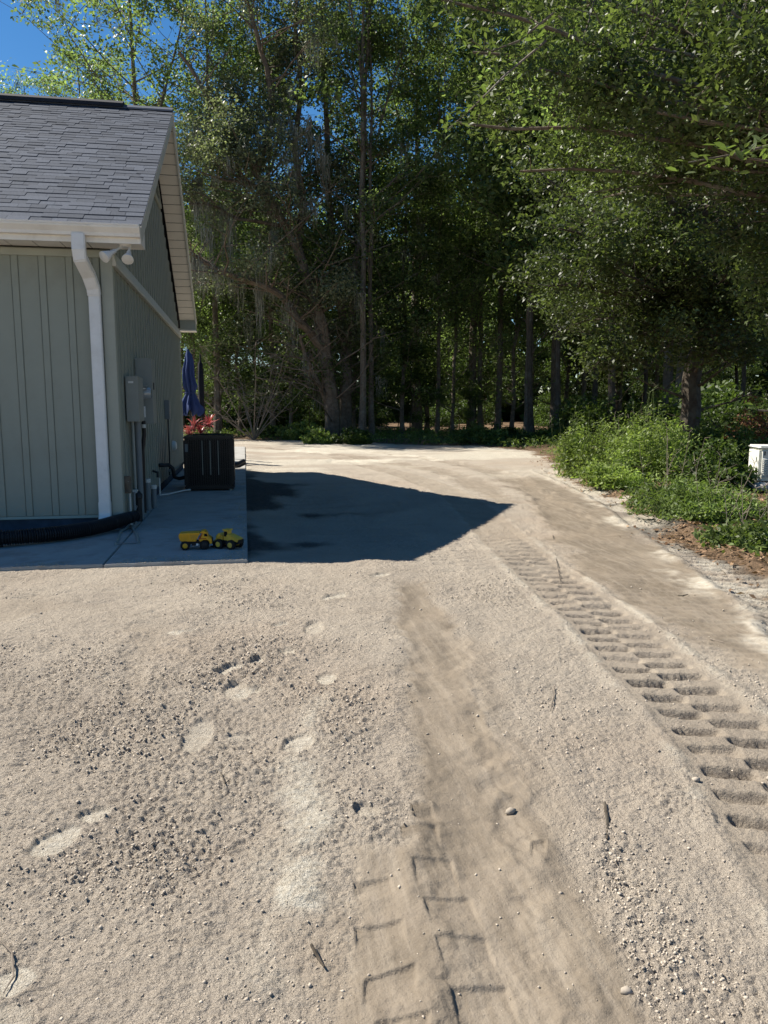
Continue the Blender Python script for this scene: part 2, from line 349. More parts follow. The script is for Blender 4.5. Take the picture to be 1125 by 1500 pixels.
TREAD = [((530, 1470), (532, 1428), (610, 1408)), ((648, 1412), (636, 1369), (712, 1363)), ((628, 1347), (617, 1310), (688, 1303)), ((607, 1290), (602, 1258), (662, 1253)), ((671, 1500), (658, 1440), (742, 1431)),
         ((520, 1385), (518, 1352), (590, 1340)), ((520, 1310), (516, 1290), (572, 1280)), ((545, 1520), (548, 1497), (630, 1483)), ((588, 1235), (586, 1212), (640, 1206)), ((777, 1250), (778, 1232), (800, 1226)), ((606, 1200), (600, 1180), (630, 1176))]

def build_ground():
    az = [-180.]
    while az[-1] < 180:
        a = az[-1]; d = abs(((a-12)+180) % 360-180)
        az.append(a + (.135 if d < 36 else .135+(d-36)*.10))
    az = np.radians(np.array([a for a in az if a < 179.5]))
    rs = [.02, .5, .9, 1.2]
    while rs[-1] < 900:
        r = rs[-1]; rs.append(r*(1.0026 if r < 9.5 else (1.0075 if r < 45 else 1.09)))
    rs = np.array(rs); nA = len(az); nR = len(rs)
    A, Rr = np.meshgrid(az, rs); X = (Rr*np.sin(A)).ravel(); Y = (Rr*np.cos(A)).ravel(); rr = Rr.ravel(); AA = A.ravel()
    Z = np.zeros_like(X); wob = fbm(X, Y, 1.3, 3, 5)-.5; wob2 = fbm(X, Y, 9., 3, 6)-.5
    near = rr < 46
    comp = np.zeros_like(X); pale = np.zeros_like(X); dark = np.zeros_like(X); calm = np.zeros_like(X)
    sd = poly_sdf(X, Y, LOT) + wob*1.1 + wob2*.35
    litter = sst(sd+.18*(X > 3), -.12, .22)
    rough = np.ones_like(X)
    # broad relief
    Z += (fbm(X, Y, .25, 3, 1)-.5)*.10*sst(rr, 1.5, 6)
    Z += (fbm(X, Y, 2.2, 4, 2)-.5)*.055
    band = fbm(X*.6+Y*.12, Y*1.9, 1.0, 3, 31)
    # flatter ground beside the slab
    nx = np.maximum(np.maximum(-30-X, X-.0), 0); ny = np.maximum(7.7-Y, 0)
    dslab = np.hypot(np.maximum(X, 0), np.maximum(7.7-Y, 0)); dslab = np.where((X < 0) & (Y > 7.7), 0, dslab)
    Z *= sst(dslab, 0, 1.2)*.8+.2
    Z += np.exp(-(dslab/.45)**2)*.045*(.75+.5*fbm(X, Y, 2., 2, 90))
    # compact lanes
    def lane(P, w_, amt, depth, edge=.10, jig=.16):
        nonlocal Z, comp
        S, T, Lt = path_coords(X, Y, P, 1)
        t = np.abs(T)+wob*jig*1.3+wob2*jig; mk = 1-sst(t, w_-edge, w_+edge); mk *= sst(S, 0, .1)*(1-sst(S, Lt-.4, Lt)); comp[:] = np.maximum(comp, mk*amt)
        berm = np.exp(-((t-w_-.08)/.07)**2)*sst(S, 0, .1)*(1-sst(S, Lt-.4, Lt))
        Z = Z - mk*depth + berm*depth*.6; return S, T, mk
    for P_, w_, a_ in (((G(745, 742), G(690, 705), G(600, 682), G(470, 664), G(380, 655)), .35, .75), ((G(800, 735), G(730, 695), G(650, 676), G(540, 662), G(430, 655)), .30, .6), ((G(850, 780), G(800, 735), G(760, 705), G(700, 684), G(600, 668)), .25, .7), ((G(60, 900), G(-60, 880), G(-300, 870)), .35, .5), ((G(175, 1130), G(190, 1040), G(215, 960), G(240, 900)), .10, .35)):
        S, T, mk = lane(smooth_path(P_), w_, a_, .012, .16, .4)
        Z -= np.where(mk > .3, sst((S/.19) % 1, 0, .4)*(1-sst((S/.19) % 1, .5, .65))*.012*mk, 0)*(Y > 9)
    lane(MIDT, .15, .95, .018, .12); lane(MIDP, .11, .75, .008, .12); lane(LEFTP, .20, .6, .004, .12)
    sdm = poly_sdf(X, Y, MIDZONE)+wob*.22+wob2*.09; comp[:] = np.maximum(comp, (1-sst(sdm, -.05, .07))*.95)
    sdr = poly_sdf(X, Y, RIGHTC)+wob*.9+wob2*.3; rc = 1-sst(sdr, -.15, .3); comp = np.maximum(comp, rc)
    # long streaks in the compact lanes
    # lugs
    S, T, Lt = path_coords(X, Y, LUGT, 1)
    fadeL = sst(S, 0, .2)*(1-sst(S, Lt*.93, Lt)); strong = (1-sst(S, 4.2, 8.)*.55)
    mk = (1-sst(np.abs(T)+wob2*.06, .27, .33))*fadeL
    pitch = .215
    def lug(S_, T_, t0, t1, ph, depth, pit, wd=.42):
        depth = depth*(.25+1.3*fbm(S_/pit*.9+ph*7, T_*2.5, 1., 2, 91))
        lat = sst(T_, t0, t0+.035)*(1-sst(T_, t1-.035, t1)); q = ((S_ + T_*.12)/pit+ph + wob2*.12) % 1
        return lat*sst(q, -.02, .34)*(1-sst(q, wd+.01, wd+.11))*depth
    lugd = lug(S, T, -.25, .0, 0., .048, pitch)+lug(S, T, -.03, .25, .5, .048, pitch)
    lugd *= fadeL*strong*(.75+.5*fbm(X, Y, 3., 2, 8))
    comp = np.maximum(comp*(1-mk), mk*.55*(1-.3*wob)); Z -= mk*.005; Z -= lugd; calm = np.maximum(calm, mk*.5+sst(lugd, .004, .02)*.5)
    bm_ = np.exp(-((np.abs(T)-.33)/.045)**2)*fadeL*strong; Z += bm_*.015*(.5+fbm(X, Y, 8, 3, 9)); pale = np.maximum(pale, bm_*.5*sst(fbm(X, Y, 5., 3, 10), .42, .6))
    # second lug band beside it further up, finer tread
    S2, T2, L2 = S, T+.75, Lt
    f2 = sst(S, 5.2, 6.2)*(1-sst(S, Lt*.9, Lt)); mk2 = (1-sst(np.abs(T2)+wob*.1, .26, .34))*f2
    l2 = (lug(S2, T2, -.28, 0, .2, .020, .16)+lug(S2, T2, 0, .28, .7, .020, .16))*f2; Z -= l2
    T3 = T-.85; f3 = sst(S, 1.0, 3.2)*(1-sst(S, Lt*.85, Lt*.97)); l3 = (lug(S, T3, -.40, .40, .1, .009, .12, .5))*f3*sst(fbm(X, Y, 1.2, 2, 77), .35, .6); Z -= l3
    # side track with pale crumbled sand
    S, T, Lt = path_coords(X, Y, SIDET, 1)
    mk = 1-sst(np.abs(T)+wob*.3+wob2*.12, .20, .36); Z -= mk*.02; Z += np.exp(-((T-.38)/.12)**2)*.05*(.4+fbm(X, Y, 4, 3, 12)); Z += np.exp(-((T+.34)/.07)**2)*.02
    Z -= (lug(S, T, -.28, 0, 0, .05, .19)+lug(S, T, 0, .28, .5, .05, .19)); comp *= (1-mk*.8)
    pale = np.maximum(pale, (1-sst(np.abs(T)+wob*.5+wob2*.3, .25, .62))*.75*sst(fbm(X, Y, 3.5, 4, 14), .33, .58))
    # ridge of pale dumped sand
    S, T, Lt = path_coords(X, Y, PALER, 1)
    e = sst(S, 0, .25)*(1-sst(S, Lt*.55, Lt)); mk = np.exp(-((T+wob2*.12)/.085)**2)*e*(.2+1.7*sst(fbm(X, Y, 5, 4, 15), .3, .62))*(.45+.55*sst(-Y, -2.75, -2.4))
    pale = np.maximum(pale, np.clip(mk*1.15, 0, 1)*.95); Z += mk*.012; calm = np.maximum(calm, mk*.6)
    e = np.exp(-((T+.02)/.16)**2)*(1-sst(S, Lt*.3, Lt*.6))*.35; pale = np.maximum(pale, e*sst(fbm(X, Y, 6, 4, 16), .4, .65))
    far_p = sst(Y, 15, 21)*(1-sst(Y, 31, 37))*sst(fbm(X*.5, Y*1.3, .55, 5, 88), .44, .58)*.9; pale = np.maximum(pale, far_p)
    # foot prints
    for i, (a, b, L_) in enumerate(FOOT):
        a = G(*a); b = G(*b); c = (a+b)/2; d = (b-a)[:2]; ln = max(np.hypot(*d), .12); u = d/np.hypot(*d); L_ = min(max(ln, .1), .34)
        rx = X-c[0]; ry = Y-c[1]; k = (np.abs(rx) < .4) & (np.abs(ry) < .4)
        if not k.any(): continue
        s_ = (rx*u[0]+ry*u[1])[k]; t_ = (-rx*u[1]+ry*u[0])[k]
        e = (np.abs(s_)/(L_*.5))**2.4+(np.abs(t_)/(.056+.012*np.cos(s_*9+i)))**2.4 + wob2[k]*.5
        mkk = 1-sst(e, .70, 1.25); Z[k] = Z[k]*(1-mkk*.6)-mkk*.005+np.exp(-((e-1.6)/.35)**2)*.004
        calm[k] = np.maximum(calm[k], mkk); comp[k] = np.maximum(comp[k], mkk*.25); pale[k] = np.maximum(pale[k], mkk*(.75 if i % 3 else .42))
    # block tread plates
    for a, b, c in TREAD:
        a, b, c = G(*a)[:2], G(*b)[:2], G(*c)[:2]; e1 = c-b; e2 = a-b; det = e1[0]*e2[1]-e1[1]*e2[0]
        rx = X-b[0]; ry = Y-b[1]; u = (rx*e2[1]-ry*e2[0])/det; v = (e1[0]*ry-e1[1]*rx)/det
        u = u+wob2*.05; v = v+wob2*.06
        k = (u > -.1) & (u < 1.1) & (v > -.15) & (v < 1.6)
        d = sst(u, 0, .05)*sst(v, 0, .09)*(1-sst(u, .35, 1.))*(1-sst(v, .3, 1.2)); d2 = sst(u, 0, .06)*sst(v, 0, .11)*(1-sst(u, .96, 1.03))*(1-sst(v, .3, 1.5))
        Z[k] -= (np.maximum(d*.5, d2)*.0105)[k]; calm[k] = np.maximum(calm[k], .8*d2[k]); comp[k] = np.maximum(comp[k], d2[k])
    # dark soil beside the slab
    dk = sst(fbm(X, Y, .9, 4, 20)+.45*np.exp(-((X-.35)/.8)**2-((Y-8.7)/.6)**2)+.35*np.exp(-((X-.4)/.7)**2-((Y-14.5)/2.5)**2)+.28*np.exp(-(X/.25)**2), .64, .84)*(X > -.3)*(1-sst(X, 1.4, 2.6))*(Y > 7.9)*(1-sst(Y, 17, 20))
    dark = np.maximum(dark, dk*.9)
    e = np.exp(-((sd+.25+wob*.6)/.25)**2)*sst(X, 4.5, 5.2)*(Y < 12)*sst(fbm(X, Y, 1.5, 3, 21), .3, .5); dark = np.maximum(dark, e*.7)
    Z += (fbm(X, Y, 11., 3, 3)-.5)*.020*(1-np.clip(comp, 0, 1)*.8)
    Z += (fbm(X*14, Y*.8, 1., 3, 33)-.5)*.006*comp*near
    # lumpy loose sand
    rough = (1-np.clip(comp, 0, 1)*.93)*(1-calm*.95)*(1-litter*.4)*(1-pale*.45)*(.42+.68*sst(fbm(X*.8+wob*.4, Y*.55, 1.0, 4, 123), .30, .50))*(1-.55*np.exp(-((X+1.6)/1.2)**2-((Y-6.3)/.9)**2))
    clus = sst(fbm(X, Y, 1.6, 4, 22), .42, .66); clus2 = sst(fbm(X, Y, .8, 3, 24), .35, .6)
    for px, py, s_ in ((520, 1110, .3), (540, 1180, .2), (900, 1250, .28), (940, 1320, .3), (850, 1080, .25), (420, 1430, .25), (500, 1440, .1), (960, 1400, .3), (180, 1290, .4), (110, 980, .4)):
        g = G(px, py); clus = np.maximum(clus, np.exp(-((X-g[0])**2+(Y-g[1])**2)/s_**2))
    zl = np.zeros_like(X); n1 = np.nonzero((rr < 15) & (np.cos(AA-rad(12)) > math.cos(rad(50))))[0]
    x, y = X[n1], Y[n1]; xs = x+(fbm(x, y, 40, 2, 40)-.5)*.012; ys = y+(fbm(x, y, 40, 2, 41)-.5)*.012
    v1 = lumps(xs, ys, .022, 50, .30, .72, .95)*1.0; v2 = lumps(xs, ys, .042, 60, .20, .50, .65)*.9; v3 = lumps(xs, ys, .075, 70, .12, .32, .30)*.8
    v2 *= (.10+.75*clus2[n1]*clus[n1]+.35*clus[n1]); v3 *= clus[n1]
    zl[n1] = (np.maximum(np.maximum(v1*(.36+.6*clus2[n1]), v2), v3) + (fbm(x, y, 60, 3, 42)-.5)*.018)
    Z += zl*rough
    Z += (fbm(X, Y, 30, 2, 43)-.5)*.006*(1-rough*.5)*near
    Z[rr > 46] *= .3
    Z += litter*(fbm(X, Y, .5, 3, 44)-.3)*.25*sst(sd, 0, 2.)
    Z = np.where((X < .02) & (Y > 7.66), np.minimum(Z, .05), Z)
    V = np.stack([X, Y, Z], 1)
    i = np.arange(nR-1)[:, None]*nA; j = np.arange(nA)[None, :]; jn = (j+1) % nA
    Q = np.stack([i+j, i+jn, i+nA+jn, i+nA+j], -1).reshape(-1, 4)[:, ::-1]
    me = fast_mesh('ground', V, [Q], M['ground'], True)
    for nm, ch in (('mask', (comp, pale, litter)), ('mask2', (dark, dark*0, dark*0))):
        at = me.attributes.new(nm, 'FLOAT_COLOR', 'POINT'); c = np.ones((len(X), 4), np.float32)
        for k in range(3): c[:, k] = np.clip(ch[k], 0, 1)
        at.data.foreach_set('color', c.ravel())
    o = link('ground', me); o['kind'] = 'structure'
    return az, rs, Z.reshape(nR, nA), rough.reshape(nR, nA), clus.reshape(nR, nA)
AZ, RS, ZG, ROUGH, CLUS = build_ground()
def ground_z(x, y, F=None):
    F = ZG if F is None else F
    x = np.atleast_1d(np.asarray(x, float)); y = np.atleast_1d(np.asarray(y, float))
    a = np.arctan2(x, y); r = np.hypot(x, y)
    return F[np.clip(np.searchsorted(RS, r), 0, len(RS)-1), np.clip(np.searchsorted(AZ, a), 0, len(AZ)-1)]
def gz(x, y): return float(ground_z(x, y)[0])

# loose clods of sand: real little lumps
def ico():
    t = (1+5**.5)/2; v = np.array([(-1,t,0),(1,t,0),(-1,-t,0),(1,-t,0),(0,-1,t),(0,1,t),(0,-1,-t),(0,1,-t),(t,0,-1),(t,0,1),(-t,0,-1),(-t,0,1)], float); v /= np.linalg.norm(v[0])
    f = np.array([(0,11,5),(0,5,1),(0,1,7),(0,7,10),(0,10,11),(1,5,9),(5,11,4),(11,10,2),(10,7,6),(7,1,8),(3,9,4),(3,4,2),(3,2,6),(3,6,8),(3,8,9),(4,9,5),(2,4,11),(6,2,10),(8,6,7),(9,8,1)])
    return v, f
def clods():
    rg = np.random.default_rng(3); n = 640000; r = 1.5*np.exp(rg.random(n)*1.6); a = rad(12)+(rg.random(n)-.5)*rad(80)
    x = r*np.sin(a); y = r*np.cos(a); ro = ground_z(x, y, ROUGH); cl = ground_z(x, y, CLUS); k = rg.random(n) < (.0+ro**2*(.022+.22*cl**1.8)+.0016)
    k &= ~((x < .02) & (y > 7.5)); x, y, r = x[k], y[k], r[k]; n = len(x)
    s = (.0017+.0048*rg.random(n)**4)*(1+.42*(r-1.6)/3); z = ground_z(x, y)
    v = np.array([(1,0,0),(-1,0,0),(0,1,0),(0,-1,0),(0,0,1),(0,0,-1)], float)*1.15; f = np.array([(0,2,4),(2,1,4),(1,3,4),(3,0,4),(2,0,5),(1,2,5),(3,1,5),(0,3,5)])
    v = v + 0; J = 1+(rg.random((n, 6, 1))-.5)*.8; th = rg.random(n)*6.28; c, si = np.cos(th)[:, None], np.sin(th)[:, None]
    B = (v[None]+(rg.random((n, 6, 3))-.5)*.7)*J*s[:, None, None]*np.array([1, .8, .75]); VX = B[..., 0]*c-B[..., 1]*si; VY = B[..., 0]*si+B[..., 1]*c
    V = np.stack([VX+x[:, None], VY+y[:, None], B[..., 2]+(z+s*.22)[:, None]], -1).reshape(-1, 3)
    F = (f[None]+np.arange(n)[:, None, None]*6).reshape(-1, 3)
    m = material('loose sand clod', (.36, .31, .25), .95, .15, 60, .003, 250, .1, island=.22)
    o = link('sand_clods', fast_mesh('sand_clods', V, [F], m, True)); tag(o, 'loose crumbs of pale sandy soil strewn over the churned dirt', 'sand clods', kind='stuff')
clods()

# ------------------------------------------------------------------ HOUSE
XW, YF, YB, XL = -1.53, 10.0, 20.0, -14.0       # gable wall plane, front wall, back wall, left end
ZB, ZT = .24, 3.46                              # siding bottom, wall top
XR = -1.128; YE, YE2, YR = 9.6, 20.4, 15.0; ZE, ZR = 3.66, 6.81     # rake, eaves, ridge
AL = math.atan2(ZR-ZE, YR-YE); CA, SA = math.cos(AL), math.sin(AL)
house = thing('house', (XW, YF, 0), 'sage green board and batten house with slate grey gable roof', 'house')
fw = MB().box((XL, YF+.02, .0), (XW-.02, YF+.15, ZT)); fw = fw.obj('front_wall', 'siding', house)
gw = MB()
gw.prism([(YF+.15, 0), (YB, 0), (YB, ZT), (YR, ZT+(YR-YF)*math.tan(AL)-.05), (YF+.15, ZT)], 0, XW-.16, XW-.02)
gw = gw.obj('gable_wall', 'siding', house)
MB().box((XL, YB-.15, 0), (XW-.16, YB, ZT)).obj('back_wall', 'siding', house)
MB().prism([(YF+.15, 0), (YB-.15, 0), (YB-.15, ZT), (YR, ZT+(YR-YF)*math.tan(AL)-.05), (YF+.15, ZT)], 0, XL, XL+.14).obj('end_wall', 'siding', house)
MB().box((XL-.01, YF+.012, 0), (XW-.016, YF+.028, ZB)).obj('foundation', 'foundation', fw)
MB().box((XW-.025, YF, 0), (XW-.008, YB, ZB-.05)).obj('foundation', 'foundation', gw)
MB().box((XL, YF-.022, ZB-.012), (XW-.12, YF+.02, ZB+.02)).obj('starter_strip', 'sage_trim', fw)
# vertical siding boards and battens, each its own
pan_me = MB().box((0, -.014, 0), (.222, .0, ZT-ZB-.03)).mesh('board', M['siding'], bevel=.004)
bat_me = MB().box((0, -.028, 0), (.076, 0, ZT-ZB-.03)).mesh('batten', M['siding'], bevel=.005)
x = XW-.115-.02; k = 0
while x > XL+.4:
    b = link('batten', bat_me, fw, (x-.076-XW, .020, ZB+.022)); b = link('board', pan_me, fw, (x-.076-.006-.222-XW, .020, ZB+.022)); x -= .305; k += 1
# gable wall, boards run up into the triangle, every one cut to the roof slope
def roof_under(y): return ZT-.07 + (min(y-YF, YB-y))*math.tan(AL)
y = YF+.115
gcount = 0
while y < YB-.2:
    for (a, wd, dp, nm) in ((y, .072, .030, 'batten'), (y+.078, .22, .016, 'board')):
        b_ = min(a+wd, YB-.1)
        if b_-a < .02: continue
        z1, z2 = roof_under(a), roof_under(b_); x0, x1 = XW-.02, XW-.02+dp
        zb = ZB-.04
        pts_ = [(x0,a,zb),(x1,a,zb),(x1,b_,zb),(x0,b_,zb),(x0,a,z1),(x1,a,z1),(x1,b_,z2),(x0,b_,z2)]
        MB().add(pts_, [(0,3,2,1),(4,5,6,7),(0,1,5,4),(1,2,6,5),(2,3,7,6),(3,0,4,7)]).obj(nm, 'siding', gw)
    y += .305
MB().box((XW-.12, YF-.03, ZB-.02), (XW+.018, YF+.10, ZT-.02)).obj('corner_board', 'sage_trim', house, bevel=.006)
MB().box((XW-.1, YB-.10, ZB-.04), (XW+.018, YB+.02, ZT-.02)).obj('corner_board', 'sage_trim', house, bevel=.006)
MB().prism([(XW+.002, 3.27), (XW+.055, 3.265), (XW+.06, 3.30), (XW+.03, 3.42), (XW+.012, 3.46), (XW+.002, 3.46)], 1, YF-.02, YB+.02).obj('band_board', 'band', house)
MB().box((XL, YF-.026, 3.36), (XW-.12, YF+.01, 3.44)).obj('frieze_board', 'sage_trim', house)
# gable vent (triangular louvre just under the ridge)
gv = MB().prism([(YR-1.1, 5.45), (YR+1.1, 5.45), (YR, 6.1)], 0, XW-.0, XW+.022).obj('gable_vent', 'dark_hole', house)
for k in range(9):
    z = 5.48+k*.063; hw = 1.1*(1-(z-5.45)/.65)-.05
    if hw > .04: MB().prism([(XW+.02, z), (XW+.05, z-.02), (XW+.052, z-.012), (XW+.024, z+.03)], 1, YR-hw, YR+hw).obj('slat', 'siding', gv)
for (a, b) in (((YR-1.16, 5.42), (YR, 6.12)), ((YR, 6.12), (YR+1.16, 5.42)), ((YR-1.16, 5.42), (YR+1.16, 5.42))):
    MB().tube([(XW+.03, a[0], a[1]), (XW+.03, b[0], b[1])], .028, 4).obj('vent_frame', 'sage_trim', gv)
# roof deck
T_ = .10
def slope_pt(u, v, n=0, back=False):      # u: world x, v: distance up the slope from the eave, n: height off the slope
    yy = v*CA-n*SA; zz = ZE+v*SA+n*CA
    return (u, (YE+yy) if not back else (YE2-yy), zz)
LS = (YR-YE)/CA
roof = MB()
roof.prism([(YE+.02, ZE-.035), (YR, ZR-.035), (YE2-.02, ZE-.035), (YE2-.02, ZE-.12), (YR, ZR-.14), (YE+.02, ZE-.12)], 0, XL-.4, XR-.02)
roof = roof.obj('roof', 'shingle_edge', house)
EXP = .150
rg = random.Random(8)
def shingle_me(wd, th): return MB().box((-wd, 0, 0), (0, EXP*1.06, th)).mesh('shingle', M['shingle'])
SHM = {}
rot = Matrix.Rotation(AL, 4, 'X')
n_part = 0; stuffA = MB()
ncourse = int(LS/EXP)
rowstart = []
for r in range(ncourse+1):
    v0 = r*EXP; u = XR + .012; first = True; rowu = rg.random()*.25
    while u > XL-.38:
        wd = rg.choice((.14, .17, .20, .24, .28, .33)) if not first else .12+rowu; first = False
        wd = min(wd, u-(XL-.38)); th = rg.choice((.006, .007, .011, .012))
        off = 0
        vis = u > -1.30-2.6-.0 and u > (-2.75-1.35*v0/LS)
        L_ = min(EXP*1.06, LS-v0+.02)
        if L_ < .03: break
        # tilt: lower edge lies on the course below
        if vis and n_part < 299 and L_ > EXP:
            key = (round(wd, 2), th)
            if key not in SHM: SHM[key] = MB().box((-key[0]+.003, 0, 0), (0, EXP*1.06, th)).mesh('shingle', M['shingle'])
            o = link('shingle', SHM[key], roof); p0 = slope_pt(u, v0+off, .004)
            o.rotation_euler = (AL-.035, 0, 0); o.location = Vector(p0)-origin(roof); n_part += 1
        else:
            Mx = Matrix.Translation(Vector(slope_pt(u, v0+off, .004))) @ Matrix.Rotation(AL-.035, 4, 'X')
            stuffA.box((-wd+.003, 0, 0), (0, L_, th), Mx)
        u -= wd
stuffA = stuffA.obj('upper_shingles', 'shingle', roof); stuffA['kind'] = 'stuff'
MB().prism([(YR-.01, ZR-.02), (YE2, ZE-.02), (YE2, ZE+.005), (YR-.01, ZR+.02)], 0, XL-.39, XR+.01).obj('back_slope', 'shingle', roof)
# ridge: cap shingles at the end and raised ridge vent
MB().prism([(YR-.17, ZR-.07), (YR-.15, ZR-.035), (YR, ZR+.05), (YR+.15, ZR-.035), (YR+.17, ZR-.07), (YR, ZR+.02)], 0, XL-.39, XR+.012).obj('ridge_cap', 'shingle', roof)
MB().prism([(YR-.19, ZR-.05), (YR-.17, ZR+.015), (YR-.02, ZR+.10), (YR+.02, ZR+.10), (YR+.17, ZR+.015), (YR+.19, ZR-.05), (YR, ZR+.0)], 0, XL+.6, -1.95).obj('ridge_vent', 'shingle_edge', roof)
# rake fascias
def rake(back):
    s = MB(); prof = [(0, -.20), (0, -.012)]
    pts = []
    a = [slope_pt(0, -.0 if not back else 0, n, back)[1:] for n in (-.20, -.012)]; b = [slope_pt(0, LS, n, back)[1:] for n in (-.20, -.012)]
    poly = [a[0], a[1], (YR, ZR-.012/CA), (YR, ZR-.20/CA)]
    s.prism(poly, 0, XR-.02, XR); return s
for bk in (False, True):
    rk = rake(bk).obj('rake_fascia', 'band', house)
    s = MB(); p0 = slope_pt(0, 0, -.028, bk)[1:]; p1 = slope_pt(0, 0, .0, bk)[1:]
    s.prism([p0, p1, (YR, ZR+.0), (YR, ZR-.03)], 0, XR+.001, XR+.012); s.obj('drip_edge', 'trim', rk)
# rake soffit panels (sloping underside of the overhang), one object each
NP = 24; seg = LS/NP; sp_me = MB().box((XW+.026-XR, 0, -.006), (-.022, seg-.022, .004)).mesh('soffit_panel', M['soffit'], bevel=.0025)
for bk in (False, True):
    for k in range(NP-1):
        v = .38+k*(LS-.42)/(NP-1)
        o = link('soffit_panel', sp_me, house); p = Vector(slope_pt(XR, v, -.175, bk)); o.location = p-origin(house)
        o.rotation_euler = (AL, 0, 0) if not bk else (0, 0, 0)
        if bk:
            o.location = Vector(slope_pt(XR, v+seg-.012, -.175, True))-origin(house); o.rotation_euler = (-AL, 0, 0)
# boxed eave returns
for ya, yb in ((YE-.0, YF+.02), (YB-.02, YE2)):
    MB().prism([(ya, 3.47), (yb, 3.47), (yb, 3.47+.13+(.22 if ya < 12 else 0)), (ya, 3.60+(0 if ya < 12 else .22))], 0, XW+.03, XR-.003).obj('eave_return', 'trim' if ya < 12 else 'sage_trim', house)
# back eave white lip
MB().box((XW+.02, YE2-.42, 3.445), (XR+.004, YE2+.03, 3.468)).obj('return_trim', 'trim', house)
# eave soffit panels under the front overhang
se = MB().box((0, 0, 0), (.292, .40, .008)).mesh('soffit_panel', M['soffit'], bevel=.003)
x = XR-.012-.292
while x > XL-.2:
    link('soffit_panel', se, house, Vector((x, YE+.005, 3.468))-origin(house)); x -= .300
MB().box((XL-.38, YE-.012, 3.455), (XR-.0, YE+.008, 3.62)).obj('fascia', 'trim', house)
MB().box((XL-.38, YE2-.012, 3.47), (XR-.02, YE2+.01, 3.62)).obj('fascia', 'trim', house)
# K-style gutter
gp = [(YE-.013, 3.63), (YE-.125, 3.635), (YE-.135, 3.622), (YE-.130, 3.605), (YE-.085, 3.555), (YE-.075, 3.52), (YE-.013, 3.52)]
gut = MB().prism(gp, 0, XL-.38, XR-.005).obj('gutter', 'trim', house)
MB().prism([(YE-.128, 3.626), (YE-.138, 3.632), (YE-.140, 3.648), (YE-.125, 3.650)], 0, XL-.38, XR-.003).obj('gutter_lip', 'trim', gut)
MB().prism([(YE-.013, 3.648), (YE-.13, 3.65), (YE-.14, 3.622), (YE-.09, 3.55), (YE-.08, 3.515), (YE-.013, 3.515)], 0, XR-.006, XR+.003).obj('gutter_end_cap', 'trim', gut)
# downspout: rectangular with two elbows
def rect_sweep(path, w_, d_):
    s = MB(); n = len(path); vs = []
    for i, p in enumerate(path):
        p = Vector(p); t = (Vector(path[min(i+1, n-1)])-Vector(path[max(i-1, 0)])).normalized(); xx = Vector((1, 0, 0)); xx = (xx-t*xx.dot(t)).normalized(); yy = t.cross(xx).normalized()
        for a, b in ((-1, -1), (1, -1), (1, 1), (-1, 1)): vs.append(p+xx*a*w_/2+yy*b*d_/2)
    fs = [(i*4+k, i*4+(k+1) % 4, i*4+4+(k+1) % 4, i*4+4+k) for i in range(n-1) for k in range(4)]+[(3,2,1,0), tuple(range((n-1)*4, n*4))]
    return s.add(vs, fs)
DX = -1.745
ds = thing('downspout', (0, 0, 0), None, None); ds.parent = house; ds.location = -origin(house)+origin(house)*0
for k_ in ('label', 'category'):
    if k_ in ds: del ds[k_]
ds.location = Vector((DX, YF-.05, 0))-origin(house)
TX = -1.80
rect_sweep([(TX, YE-.06, 3.54), (TX, YE-.06, 3.36), (TX+.005, YE-.04, 3.27), (TX+.05, YF-.22, 3.12), (TX+.075, YF-.12, 2.99), (TX+.08, YF-.09, 2.90)], .146, .10).obj('elbow', 'white', ds, bevel=.012)
for i, (yy, zz) in enumerate(((YF-.105, 2.955), (YF-.10, 2.93), (YF-.10, 2.905), (YF-.25, 3.15), (YF-.235, 3.13))):
    MB().box((TX+.075-.070-(.02 if i > 2 else 0), yy-.05, zz), (TX+.075+.070-(.02 if i > 2 else 0), yy+.052, zz+.009)).obj('crimp', 'white', ds, bevel=.003)
rect_sweep([(TX+.08, YF-.09, 2.93), (TX+.08, YF-.085, .38)], .132, .09).obj('pipe', 'white', ds, bevel=.010)
rect_sweep([(TX+.08, YF-.087, .44), (TX+.08, YF-.087, .30), (TX+.082, YF-.12, .235), (TX+.085, YF-.19, .17)], .142, .10).obj('elbow', 'white', ds, bevel=.010)
for zz in (2.2, .75): MB().box((TX+.08-.062, YF-.132, zz), (TX+.08+.062, YF-.02, zz+.03)).obj('strap', 'white', ds)
# flood light at the corner soffit
fl = MB().lathe((-1.32, YE+.13, 3.468), (0, 0, -1), [(0, .068), (.012, .068), (.022, .060), (.03, .04)], 20).obj('floodlight', 'white', house, smooth=True)
for a, b in (((-1.36, YE+.12, 3.44), tuple(PY(153, 376, YE-.05))), ((-1.27, YE+.12, 3.43), tuple(PY(187, 380, YE-.04)))):
    a = Vector(a); b = Vector(b); d = (b-a).normalized(); L_ = (b-a).length
    s = MB(); s.lathe(a-d*.03, d, [(0, .014), (L_*.45, .014), (L_*.5, .026), (L_*.75, .028), (L_*.82, .040), (L_*1.1, .066), (L_*1.15, .067)], 16)
    hd = s.obj('lamp_head', 'white', fl, smooth=True); MB().lathe(a-d*.03, d, [(L_*1.10, .06), (L_*1.16, .062), (L_*1.20, .02)], 16).obj('lens', 'lens', hd, smooth=True)
